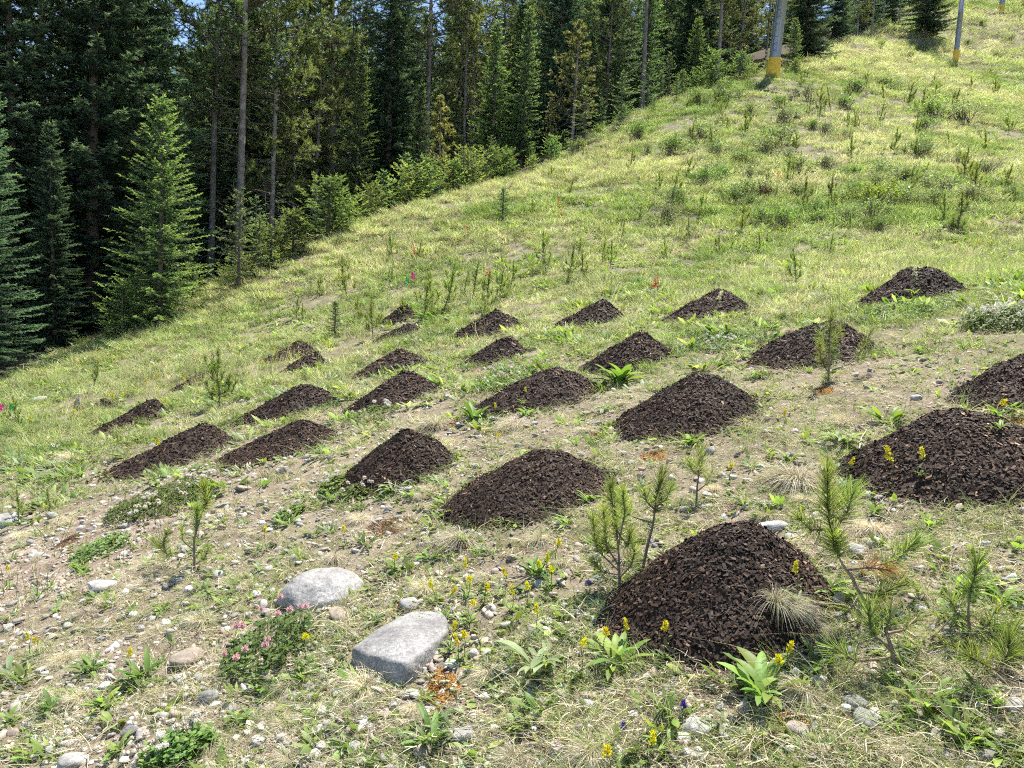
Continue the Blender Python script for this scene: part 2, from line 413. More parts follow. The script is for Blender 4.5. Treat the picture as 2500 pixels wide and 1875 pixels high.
def build_ground():
    rs = np.exp(np.linspace(math.log(.6), math.log(420), 330))
    th = np.r_[np.linspace(-62, 62, 380), np.linspace(62, 298, 60)[1:-1]]; th = np.radians(th)
    X = rs[:, None]*np.sin(th)[None]; Y = rs[:, None]*np.cos(th)[None]
    Z = gz(X, Y)
    nr, ntn = X.shape
    V = np.stack([X, Y, Z], -1).reshape(-1, 3); V = np.vstack([V, [[0, 0, gz1(0, 0)]]])
    i = np.arange(nr-1)[:, None]*ntn; j = np.arange(ntn)[None]; j2 = (j+1) % ntn
    a = i+j; b = i+j2; c = a+ntn; d = b+ntn
    T = np.concatenate([np.stack([a, c, d], -1).reshape(-1, 3), np.stack([a, d, b], -1).reshape(-1, 3)])
    k = len(V)-1; jj = np.arange(ntn)
    T = np.concatenate([T, np.stack([np.full(ntn, k), jj, (jj+1) % ntn], -1)])
    fd = forest_d(V[:, 0], V[:, 1])
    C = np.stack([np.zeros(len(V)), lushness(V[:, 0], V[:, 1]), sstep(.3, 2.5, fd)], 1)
    mb = MB(); mb.add(V, T, C)
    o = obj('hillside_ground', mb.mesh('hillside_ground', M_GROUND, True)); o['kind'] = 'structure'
    setp(o, 'stony mountain hillside with dry turf rising toward the lift line', 'ground')
build_ground()

# ================================================================== MULCH MOUNDS
S = 2500/2212.0
# picture outline (L, apex, R, bottom), phrase used as landmark, label
MOUNDS = [
 ((1300,1345,1570,1150,1790,1262,1560,1482), 'the frontmost mulch mound', 'large dark mulch mound at the very front, dry tussock arching over its uphill side'),
 ((1822,1000,2070,880,2310,1010,2120,1142), 'the broad flower-topped mound', 'broad dark mulch mound with a lone yellow flower standing on its face'),
 ((2052,862,2235,752,2400,830,2200,905), 'the mound cut by the frame', 'dark mulch mound cut off by the frame, just behind the broad flower-topped mound'),
 ((1860,650,1985,578,2082,630,1990,668), 'the mound highest uphill', 'flat-topped dark mulch mound highest uphill, pale flower spike in front of it'),
 ((1618,780,1790,690,1898,755,1740,802), 'the mound behind the upright seedling', 'dark mulch mound half hidden behind an upright green pine seedling'),
 ((1432,697,1550,627,1610,660,1510,706), 'the sharp back-row mound', 'sharp dark mulch mound in the back row with a thin white flower spike'),
 ((1200,702,1300,645,1352,682,1280,707), 'the kinked back-row mound', 'dark mulch mound in the back row with a kinked stepped outline'),
 ((978,732,1070,672,1118,695,1060,730), 'the back-row mound below the seedlings', 'small dark mulch mound in the back row below a stand of pine seedlings'),
 ((816,702,872,658,900,682,850,706), 'the hindmost mulch mound', 'small dark mulch mound hindmost of all, above its twin'),
 ((812,740,880,700,912,712,860,740), 'the twin of the hindmost mound', 'small dark mulch mound just in front of the hindmost one'),
 ((1250,797,1383,717,1452,768,1340,806), 'the mound behind the bright herb', 'dark mulch mound behind a bright green leafy clump in the third row'),
 ((995,792,1100,727,1138,757,1060,797), 'the grassy-edged third-row mound', 'dark mulch mound in the third row overgrown by pink clover at its foot'),
 ((782,818,865,755,904,777,830,818), 'the small third-row mound', 'small dark mulch mound in the third row half sunk in green grass'),
 ((742,890,876,805,950,835,850,886), 'the mound behind the white clover', 'dark mulch mound in the second row behind a bunch of white clover'),
 ((1038,885,1200,795,1285,832,1170,895), 'the mound with the yellow stalk', 'dark mulch mound in the second row with a tall yellow flower stalk before it'),
 ((1325,928,1495,806,1642,872,1450,968), 'the big second-row mound', 'big peaked dark mulch mound in the second row above a cushion of bright herbs'),
 ((958,1092,1155,970,1315,1037,1120,1182), 'the big front-row mound', 'big dark mulch mound second in the front row, grey tussocks at its foot'),
 ((722,1048,880,918,978,992,840,1066), 'the third front-row mound', 'steep dark mulch mound third in the front row'),
 ((468,1003,655,904,728,937,570,1024), 'the long fourth front-row mound', 'long dark mulch mound fourth in the front row, tailing off downhill'),
 ((518,912,668,826,728,860,625,918), 'the second-row mound with low tail', 'dark mulch mound in the second row with a long low downhill tail'),
 ((238,1037,440,912,492,946,320,1043), 'the two-humped mound', 'two-humped dark mulch mound lowest in the front row, behind the clover patch'),
 ((192,937,330,859,364,890,255,940), 'the lowest second-row mound', 'dark mulch mound lowest in the second row, small thin sapling before it'),
 ((598,812,680,761,707,787,650,818), 'the third-row mound by the stick', 'small dark mulch mound in the third row with a twin right behind it'),
 ((566,782,645,737,678,757,612,780), 'the low ragged mound', 'low ragged dark mulch mound with a thin dark stick poking out'),
 ((372,842,436,806,458,818,402,844), 'the flat mound behind the bushy pine', 'thin flat mulch mound half hidden behind a bushy pine seedling'),
 ((192,888,225,864,250,876,216,890), 'the tiny mound by the stump', 'tiny dark mulch mound by the broken grey stump'),
]
MO = []
def mound_g(s, p):                         # height profile: 1 at the top, 0 at the rim
    return np.clip(1-(np.sqrt(s**(2*p)+.016)-.1265)/.8815, 0, 1)
def build_mound(q, phrase, label, seed):
    pw = {100: 1.42, 101: 1.15, 102: 1.15, 103: 1.3, 104: 1.05, 115: 1.05}.get(seed, .97)
    rng = np.random.default_rng(seed)
    q = np.array(q, float)*S
    Lp, Rp, Bp = hit(q[0], q[1]), hit(q[4], q[5]), hit(q[6], q[7])
    C = (Lp+Rp)[:2]/2; e1 = (Rp-Lp)[:2]/2; n1 = np.linalg.norm(e1)
    pe = np.array([e1[1], -e1[0]])/n1
    if pe@(-C) < 0: pe = -pe
    bl = np.clip((Bp[:2]-C)@pe, .5*n1, 1.0*n1); e2 = pe*bl
    best = None
    for s in np.linspace(-.7, .8, 31):
        for H in np.linspace(.02, .55*n1+.05, 40):
            g = C+s*e1-.12*e2; x, y = proj((g[0], g[1], gz1_cache(g)+H)); er = (x-q[2])**2+(y-q[3])**2
            if best is None or er < best[0]: best = (er, s, H)
    _, s, H = best
    A = C+s*e1-.12*e2
    nth = 72; th = np.arange(nth)*2*np.pi/nth
    edge = C + np.cos(th)[:, None]*e1*(1.0) + np.sin(th)[:, None]*e2
    k = 1+.16*(fbm(np.cos(th)*2.2+seed, np.sin(th)*2.2, seed)-.5)+.06*(vnoise(np.cos(th)*7+seed, np.sin(th)*7, seed)-.5)
    edge = A+(edge-A)*k[:, None]
    MO.append((A, edge, H, pw))
    def surf(sv, ti):                      # fraction out from the apex, angle index (float)
        e = np.stack([np.interp(ti, np.arange(nth+1), np.r_[edge[:, c], edge[0, c]]) for c in (0, 1)], -1)
        p = A+(e-A)*sv[..., None]
        g = mound_g(sv, pw)
        h = H*g*(1+.42*(fbm(p[..., 0]*3.1, p[..., 1]*3.1, seed+5)-.5)) + .09*n1*(fbm(p[..., 0]*6, p[..., 1]*6, seed+9)-.5)*np.clip(g*4, 0, 1)
        return np.stack([p[..., 0], p[..., 1], gz(p[..., 0], p[..., 1])+h], -1), g
    nr = 34; sv = np.linspace(0.0, 1.04, nr)
    SV, TI = np.meshgrid(sv, np.arange(nth), indexing='ij')
    P, g = surf(SV, TI.astype(float)); P[..., 2] -= np.where(SV > 1.0, .05, 0) + .004
    P[..., 2] += .012*(rng.random(P.shape[:2])-.5)
    i = np.arange(nr-1)[:, None]*nth; j = np.arange(nth)[None]; j2 = (j+1) % nth
    a, b, c, d = i+j, i+j2, i+j+nth, i+j2+nth
    T = np.concatenate([np.stack([a, c, d], -1).reshape(-1, 3), np.stack([a, d, b], -1).reshape(-1, 3)])
    base = np.array([A[0], A[1], gz1(*A)])
    t = thing('mulch_mound', base, label=label, cat='mulch mound', group='dark mulch mounds laid out in rows on the slope')
    mb = MB(); mb.add(P.reshape(-1, 3)-base, T, (.032, .0195, .013)); obj('mulch_pile', mb.mesh('mulch_pile', M_MULCH), t)
    dd = depth(base); area = np.pi*n1*bl
    n = int(np.clip(area*19000*np.clip(2.8/dd, .10, 1.0)**1.5, 450, 14000)); big = np.clip(dd/7.0, .64, 1.8)
    sv = np.sqrt(rng.random(n))*1.03; stray = rng.random(n) < .10; sv = np.where(stray, 1+rng.random(n)**2.2*.40, sv)
    ti = rng.random(n)*nth
    P0, _ = surf(np.minimum(sv, 1.42), ti); ea, _ = surf(sv+.02, ti); eb, _ = surf(sv, ti+.4)
    flat = sv > 1
    u = unit(ea-P0); w = unit(eb-P0); nn = unit(np.cross(u, w)); nn = np.where(nn[:, 2:] < 0, -nn, nn)
    nn = unit(nn+rng.normal(size=(n, 3))*.34); ax = unit(np.cross(nn, rng.normal(size=(n, 3)))); bx = np.cross(nn, ax)
    Lc = (rng.gamma(3.0, .0050, n)+.007)*big; Wc = (.0035+Lc*rng.uniform(.10, .34, n)); Tc = rng.uniform(.0015, .0045, n)*big
    cen = P0+nn*(Tc*.5+rng.uniform(-.002, .008, n)*big)[:, None]
    sgn = np.array([(-1,-1,-1),(1,-1,-1),(1,1,-1),(-1,1,-1),(-1,-1,1),(1,-1,1),(1,1,1),(-1,1,1)], float)
    jit = 1+rng.uniform(-.3, .3, (n, 8))
    v = cen[:, None]+ax[:, None]*(sgn[None, :, 0]*jit*Lc[:, None]/2)[..., None]+bx[:, None]*(sgn[None, :, 1]*jit*Wc[:, None]/2)[..., None]+nn[:, None]*(sgn[None, :, 2]*Tc[:, None]/2)[..., None]
    tr = np.array([(4,5,6),(4,6,7),(0,1,5),(0,5,4),(1,2,6),(1,6,5),(2,3,7),(2,7,6),(3,0,4),(3,4,7)])
    T = tr[None]+(np.arange(n)*8)[:, None, None]
    tone = np.exp(rng.normal(-.15, .5, n)+1.6*(fbm(P0[:, 0]*2.6, P0[:, 1]*2.6, seed+13)-.5)); pale = rng.random(n) < .07
    col = np.array([.040, .0225, .0135])[None]*tone[:, None]; col = np.where(pale[:, None], np.array([.15, .095, .058])[None]*tone[:, None], col)
    mb = MB(); mb.add(v-base, T, np.repeat(col[:, None], 8, 1)); obj('wood_chips', mb.mesh('wood_chips', M_CHIP), t, 'stuff')
    LM.append((A[0], A[1], phrase))
def gz1_cache(g, _c={}):
    k = (round(g[0], 2), round(g[1], 2))
    if k not in _c: _c[k] = gz1(*k)
    return _c[k]
for k, (q, ph, lb) in enumerate(MOUNDS):
    build_mound(q, ph, lb, 100+k)
def mound_s(x, y):                         # smallest mound fraction at a point (<1: under a mound)
    x = np.asarray(x, float); y = np.asarray(y, float); out = np.full(x.shape, 9.0)
    for A, e, H, pw in MO:
        dx, dy = x-A[0], y-A[1]; an = np.arctan2(dy, dx); r = np.hypot(dx, dy)
        ea = np.arctan2(e[:, 1]-A[1], e[:, 0]-A[0]); er = np.hypot(e[:, 0]-A[0], e[:, 1]-A[1]); o = np.argsort(ea)
        rr = np.interp(an, np.r_[ea[o]-2*np.pi, ea[o], ea[o]+2*np.pi], np.tile(er[o], 3))
        out = np.minimum(out, r/rr)
    return out
def mound_h(x, y):                         # how high the mounds stand over the slope
    x = np.asarray(x, float); y = np.asarray(y, float); out = np.zeros(x.shape)
    for A, e, H, pw in MO:
        dx, dy = x-A[0], y-A[1]; r = np.hypot(dx, dy); m = r < 1.6
        if not m.any(): continue
        ea = np.arctan2(e[:, 1]-A[1], e[:, 0]-A[0]); er = np.hypot(e[:, 0]-A[0], e[:, 1]-A[1]); o = np.argsort(ea)
        s = r[m]/np.interp(np.arctan2(dy[m], dx[m]), np.r_[ea[o]-2*np.pi, ea[o], ea[o]+2*np.pi], np.tile(er[o], 3))
        h = out[m]; out[m] = np.maximum(h, H*mound_g(s, pw))
    return out
def surf_z(x, y):                          # slope height with the mounds on it
    return gz1(x, y)+float(mound_h(np.array([x]), np.array([y]))[0])
def hit_m(px, py):                         # like hit(), mounds included
    p = hit(px, py); d = ray(px, py); t1 = p[1]/d[1]
    ts = np.linspace(max(t1-1.8, .9), t1, 200); c = CAM+ts[:, None]*d
    k = np.nonzero(c[:, 2] <= gz(c[:, 0], c[:, 1])+mound_h(c[:, 0], c[:, 1]))[0]
    return c[k[0]] if len(k) else p

# ================================================================== ROCKS
def rock_mesh(name, pts, seed, col, detail=2, rough=.05, smooth_it=2, mat=None, soft=.5):
    bm = bmesh.new()
    for p in pts: bm.verts.new(p)
    r = bmesh.ops.convex_hull(bm, input=bm.verts)
    bmesh.ops.delete(bm, geom=list({g for g in r['geom_interior']+r['geom_unused'] if isinstance(g, bmesh.types.BMVert)}), context='VERTS')
    bmesh.ops.triangulate(bm, faces=bm.faces)
    for _ in range(detail):
        bmesh.ops.subdivide_edges(bm, edges=bm.edges, cuts=1, use_grid_fill=True)
        bmesh.ops.triangulate(bm, faces=bm.faces)
        for _k in range(smooth_it): bmesh.ops.smooth_vert(bm, verts=bm.verts, factor=soft, use_axis_x=True, use_axis_y=True, use_axis_z=True)
    bm.verts.ensure_lookup_table()
    V = np.array([v.co[:] for v in bm.verts]); T = np.array([[v.index for v in f.verts] for f in bm.faces]); bm.free()
    ext = (V.max(0)-V.min(0)).mean()
    nz = fbm(V[:, 0]/ext*4+seed, V[:, 1]/ext*4+V[:, 2]/ext*3, seed, 4)-.5
    V = V + unit(V)*(nz*rough*ext*2)[:, None]
    mb = MB(); cc = np.array(col)[None]*(1+.25*(fbm(V[:, 0]/ext*5, V[:, 1]/ext*5+V[:, 2]/ext*5, seed+3)-.5))[:, None]
    mb.add(V, T, cc); return mb.mesh(name, mat or M_STONE, True)
def egg(rng, n, sq=.25):
    p = unit(rng.normal(size=(n, 3))); p = np.sign(p)*np.abs(p)**(1-sq); return p*.5*rng.uniform(.85, 1.1, (n, 1))
ROCKV = []
for k in range(9):
    rg = np.random.default_rng(400+k)
    ROCKV.append(rock_mesh('stone', egg(rg, 16+2*k, .2 if k % 2 else .4), 50+k, (.5, .5, .5), 2, .035, 2))
TINTS = {'pale grey': (.33, .32, .30), 'grey': (.22, .215, .205), 'tan': (.33, .27, .21), 'pinkish': (.35, .285, .25), 'whitish': (.43, .415, .39), 'brown': (.20, .15, .115)}
RV = {}
def rock_tint(k, t):
    if (k, t) not in RV:
        me = ROCKV[k].copy(); n = len(me.vertices); a = np.empty(n*4, np.float32); me.attributes['Col'].data.foreach_get('color', a)
        a = a.reshape(-1, 4); a[:, :3] = a[:, :3]/.5*np.array(TINTS[t]); me.attributes['Col'].data.foreach_set('color', a.ravel()); RV[(k, t)] = me
    return RV[(k, t)]
ROCKS = []                                 # x, y, radius: kept free of plants
def place_rock(box, tint, k, label, flat=.6, rz=None, name='rock', group=None, land=None, scale_px=S):
    x0, y0, x1, y1 = [v*scale_px for v in box]
    p = hit((x0+x1)/2, y1-.30*(y1-y0)); d = depth(p); w = (x1-x0)/F*d; h = max((y1-y0)/F*d*flat, w*.22)
    z = gz1(p[0], p[1]); dep = min(max(w*.75, .8*h), w*1.1)
    o = single(name, rock_tint(k % 9, tint), (p[0], p[1]+dep*.15, z+h*.16), (R(8), -R(11), (k*1.7) if rz is None else rz), (w*1.05, dep*1.05, h*1.25), label, 'rock', group)
    ROCKS.append((p[0], p[1], w*.48))
    if land: LM.append((p[0], p[1], land))
    return o
# the two granite boulders
def boulder_round():
    p = hit(690*S, 1285*S); d = depth(p); w = 196*S/F*d
    rg = np.random.default_rng(7)
    pts = []
    for k in range(70):
        a = rg.random()*2*np.pi; e = rg.random()
        r = math.sqrt(1-e*e*.9); pts.append((.5*r*math.cos(a), .42*r*math.sin(a), -.06+.30*e))
    pts += [(-.5, .05, .02), (.5, -.02, 0), (.3, .3, .1), (-.2, -.4, -.02), (.15, -.42, -.1)]
    me = rock_mesh('granite_boulder', [(a*w, b*w, c*w) for a, b, c in pts], 12, (.275, .265, .25), 3, .034, 2)
    single('granite_boulder', me, (p[0], p[1]+.03, surf_z(p[0], p[1])+.0), (R(5), R(-9), .2), 1, 'rounded pale grey granite boulder bedded in the gravel', 'boulder')
    ROCKS.append((p[0], p[1]+.05, w*.5)); LM.append((p[0], p[1], 'the rounded granite boulder'))
boulder_round()
def boulder_flat():
    def g(x, y, dz=0.0):
        p = hit(834+x/2.458, 1200+y/2.458); return np.array([p[0], p[1], p[2]+dz])
    c = g(330, 960)
    low = [(20, 1060), (200, 1132), (365, 1208), (480, 1110), (655, 900), (645, 725), (420, 742), (185, 885)]
    top = [(36, 1050, .078), (205, 1122, .090), (372, 1192, .098), (478, 1085, .078), (648, 895, .050), (632, 745, .036), (428, 768, .046), (196, 900, .066), (330, 960, .080)]
    pts = [g(x, y, -.10)-c for x, y in low]+[g(x, y, dz)-c for x, y, dz in top]
    me = rock_mesh('granite_slab', [tuple(p) for p in pts], 31, (.225, .218, .208), 4, .026, 1, soft=.24)
    single('granite_slab', me, c, (0, 0, 0), 1, 'angular flat-topped granite slab with a shaded front face, yellow flowers behind', 'boulder')
    ROCKS.append((c[0], c[1]+.02, .15)); LM.append((c[0], c[1], 'the angular granite slab'))
boulder_flat()
for k, (b, t, lb, ln) in enumerate([
 ((698,1306,768,1346), 'tan', 'brown blocky rock between the rounded boulder and the angular slab', None),
 ((188,1246,258,1284), 'whitish', 'whitish smooth rock among sparse weeds on the open gravel', 'the whitish smooth rock'),
 ((352,1393,442,1450), 'tan', 'long tan wedge-shaped rock lying in the gravel', 'the tan wedge rock'),
 ((-25,1098,52,1148), 'pale grey', 'pale slab of rock cut by the frame beside small seedlings', 'the pale cut-off slab'),
 ((112,1608,205,1672), 'pale grey', 'pale rock half out of frame at the bottom of the gravel', 'the pale bottom rock'),
 ((974,1562,1030,1614), 'pale grey', 'blocky pale grey rock in front of the dark green rosette', 'the blocky pale rock'),
 ((888,1600,945,1656), 'tan', 'split tan rock tucked under the dark green rosette', None),
 ((1176,1585,1242,1650), 'pinkish', 'pinkish rock wedged between two pale grass tussocks', 'the pinkish wedged rock'),
 ((1468,1545,1550,1598), 'pale grey', 'oval pale grey rock with leafy rosette beside it', 'the oval pale rock'),
 ((1464,1598,1524,1655), 'whitish', 'white angular rock below the oval pale one', None),
 ((1818,1498,1890,1536), 'grey', 'grey shaded rock under the bent pine seedling', 'the grey shaded rock'),
 ((1832,1530,1914,1582), 'grey', 'lower grey rock spotted with shadow beside clover leaves', None),
 ((2032,1616,2068,1648), 'pale grey', 'small pale rock under strawberry leaves near the corner', None),
 ((1616,1112,1708,1156), 'whitish', 'white pink-stained rock just behind the frontmost mound', 'the pink-stained white rock'),
 ((1828,1170,1880,1206), 'pale grey', 'pale rock behind the long-needled pine seedling', None),
 ((1800,1264,1834,1318), 'whitish', 'upright white rock beside the bent pine stem', None),
 ((1972,1214,2008,1238), 'whitish', 'small white rock under a browned pine branch', None),
 ((1970,1300,2012,1324), 'whitish', 'low white rock behind a leafy herb on the uphill side', None),
 ((1082,1186,1126,1218), 'pinkish', 'pinkish white rock at the foot of the big front-row mound', None),
 ((1420,1472,1460,1502), 'grey', 'grey lichened rock at the foot of the frontmost mound', None),
 ((955,850,988,864), 'whitish', 'flat white stone between two second-row mounds', 'the flat white stone'),
 ((1518,958,1551,989), 'grey', 'dark speckled stone beside the cushion of bright herbs', None),
 ((414,1066,440,1086), 'whitish', 'round white stone at the edge of the clover patch', None),
 ((104,956,137,974), 'whitish', 'flat whitish stone on the gravel below the lowest second-row mound', None),
 ((600,1000,623,1030), 'grey', 'upright grey stone below the long fourth front-row mound', None),
 ((252,1122,290,1144), 'whitish', 'pale flat stone just in front of the clover patch', None),
 ((722,798,740,811), 'whitish', 'pale stone near the small third-row mound', None),
 ((450,1080,503,1101), 'pale grey', 'pale low slab of stone beside the thin pine sapling', None),
 ((62,852,98,872), 'pale grey', 'pale weathered stone in grass beside the green flag', None),
 ((1268,1108,1284,1122), 'whitish', 'small white stone uphill of the big front-row mound', None),
 ((420,1478,478,1530), 'grey', 'grey banded rock between leafy weeds and pink clover', None),
 ((640,1345,692,1378), 'tan', 'pale tan stone in front of the rounded granite boulder', None),
 ((505,1045,548,1064), 'tan', 'tan stone in front of the long fourth front-row mound', None),
 ((330,1242,362,1262), 'tan', 'tan stone below the thin pine sapling', None),
 ((600,1498,640,1520), 'pale grey', 'pale stone in front of the pink clover clump', None),
 ((165,1110,190,1124), 'pinkish', 'pinkish stone on the bare gravel downhill', None)]):
    place_rock(b, t, k*5+1, lb, land=ln, group='loose rocks on the stony slope')
# about a hundred smaller stones that can still be told apart
rg = np.random.default_rng(55); nst = 0
SIZEW = [(.045, 'small'), (.065, 'mid-sized'), (.09, 'larger')]
while nst < 150:
    r = math.exp(rg.uniform(math.log(1.9), math.log(7.5))); a = R(rg.uniform(-36, 34)); x, y = r*math.sin(a), r*math.cos(a)
    if rg.random() > 1-lushness(np.array([x]), np.array([y]))[0]*1.05+.05: continue
    if mound_s(np.array([x]), np.array([y]))[0] < 1.05 or any((x-q[0])**2+(y-q[1])**2 < (q[2]+.04)**2 for q in ROCKS): continue
    si = int(rg.choice(3, p=[.62, .28, .10])); w = SIZEW[si][0]*rg.uniform(.75, 1.1)*(1+.06*r)
    t = list(TINTS)[int(rg.choice(6, p=[.3, .14, .24, .14, .1, .08]))]
    single('stone', rock_tint(int(rg.integers(9)), t), (x, y, gz1(x, y)+w*.12), tuple(rg.uniform(-.3, .3, 2))+(rg.uniform(0, 6.28),), (w, w*rg.uniform(.6, .95), w*rg.uniform(.4, .7)),
           where(x, y, f'{SIZEW[si][1]} {t} stone', (f'loose {SIZEW[si][1]} {t} stone', f'rough {SIZEW[si][1]} {t} stone')), 'stone', 'smaller stones strewn over the gravel')
    ROCKS.append((x, y, w*.4)); nst += 1

# ================================================================== LIFT TOWERS
def lathe(mb, prof, c, sides=28):
    th = np.arange(sides)*2*np.pi/sides; n = len(prof)
    v = np.array([[(r*math.cos(t), r*math.sin(t), z) for t in th] for r, z in prof]).reshape(-1, 3)
    T = []
    for i in range(n-1):
        for k in range(sides):
            j = (k+1) % sides; T += [(i*sides+k, i*sides+j, (i+1)*sides+j), (i*sides+k, (i+1)*sides+j, (i+1)*sides+k)]
    mb.add(v, T, c)
def steel_mat():
    m, n, l, out = newmat('galvanised_steel'); pr = n.new('ShaderNodeBsdfPrincipled')
    tc = n.new('ShaderNodeTexCoord'); t = n.new('ShaderNodeTexNoise'); t.inputs['Scale'].default_value = 3; t.inputs['Detail'].default_value = 6
    mp = n.new('ShaderNodeMapping'); mp.inputs['Scale'].default_value = (6, 6, .4); l.new(tc.outputs['Object'], mp.inputs[0]); l.new(mp.outputs[0], t.inputs['Vector'])
    r = n.new('ShaderNodeValToRGB'); r.color_ramp.elements[0].color = (.19, .20, .22, 1); r.color_ramp.elements[1].color = (.34, .36, .39, 1); l.new(t.outputs[0], r.inputs[0])
    l.new(r.outputs[0], pr.inputs['Base Color']); pr.inputs['Metallic'].default_value = .55; pr.inputs['Roughness'].default_value = .42
    l.new(pr.outputs[0], out.inputs[0]); return m
M_STEEL = steel_mat()
M_PAD = col_mat('yellow_foam_pad', .7, .3, [(4, .8, 1.12, 5)], (6, .4, .05), .02)
mb = MB(); lathe(mb, [(.39, -.6), (.39, 1.0), (.375, 4.9), (.41, 4.92), (.41, 5.0), (.37, 5.02), (.35, 9.9), (0, 9.91)], (.3, .3, .3)); ME_POLE = mb.mesh('lift_pole', M_STEEL, True)
mb = MB(); lathe(mb, [(.40, -.4), (.455, -.39), (.47, .1), (.475, .6), (.47, .95), (.46, 1.0), (.40, 1.01)], (.78, .50, .06)); ME_PAD = mb.mesh('lift_pad', M_PAD, True)
mb = MB(); prisms(mb, [(-2.6, 0, 9.7)], [(2.6, 0, 9.7)], .2, .2, (.3, .3, .3), 8)
for sx in (-2.4, 2.4): prisms(mb, [(sx, -1.4, 9.95)], [(sx, 1.4, 9.95)], .13, .13, (.3, .3, .3), 6)
ME_ARM = mb.mesh('lift_crossarm', M_STEEL)
mb = MB()
for k in range(22): prisms(mb, [(-.18, -.46, 1.4+.38*k)], [(.18, -.46, 1.4+.38*k)], .014, .014, (.3, .3, .3), 5)
for sx in (-.18, .18): prisms(mb, [(sx, -.46, 1.3)], [(sx, -.46, 9.6)], .016, .016, (.3, .3, .3), 5)
ME_LAD = mb.mesh('lift_ladder', M_STEEL)
for (px, py, d, sc, tl, lb) in [(1886, 181, 45.5, 1.0, 3.2, 'tall grey steel lift tower with yellow padding at the forest edge'),
                                (2333, 146, 98, 1.0, 1.0, 'grey steel lift tower standing alone on the far meadow'),
                                (2444, 29, 124, 1.05, 1.0, 'distant lift tower high on the slope with a wide yellow pad'),
                                (2497, 14, 132, .7, 1.0, 'distant slim lift pole cut by the corner of the frame')]:
    p = on_ground_at(px, d, py) if d < 50 else hit(px, py)
    t = thing('lift_tower', (p[0], p[1], p[2]), R(-32), (.68, .68, sc) if d == 98 else ((.82, .82, sc) if d < 50 else sc), lb, 'lift tower', 'ski lift towers up the slope', tilt=(0, R(tl)))
    obj('pole', ME_POLE, t); obj('safety_pad', ME_PAD, t); obj('crossarm', ME_ARM, t); obj('ladder', ME_LAD, t)
    LM.append((p[0], p[1], 'the '+('tall lift tower' if d < 50 else 'far lift tower')))
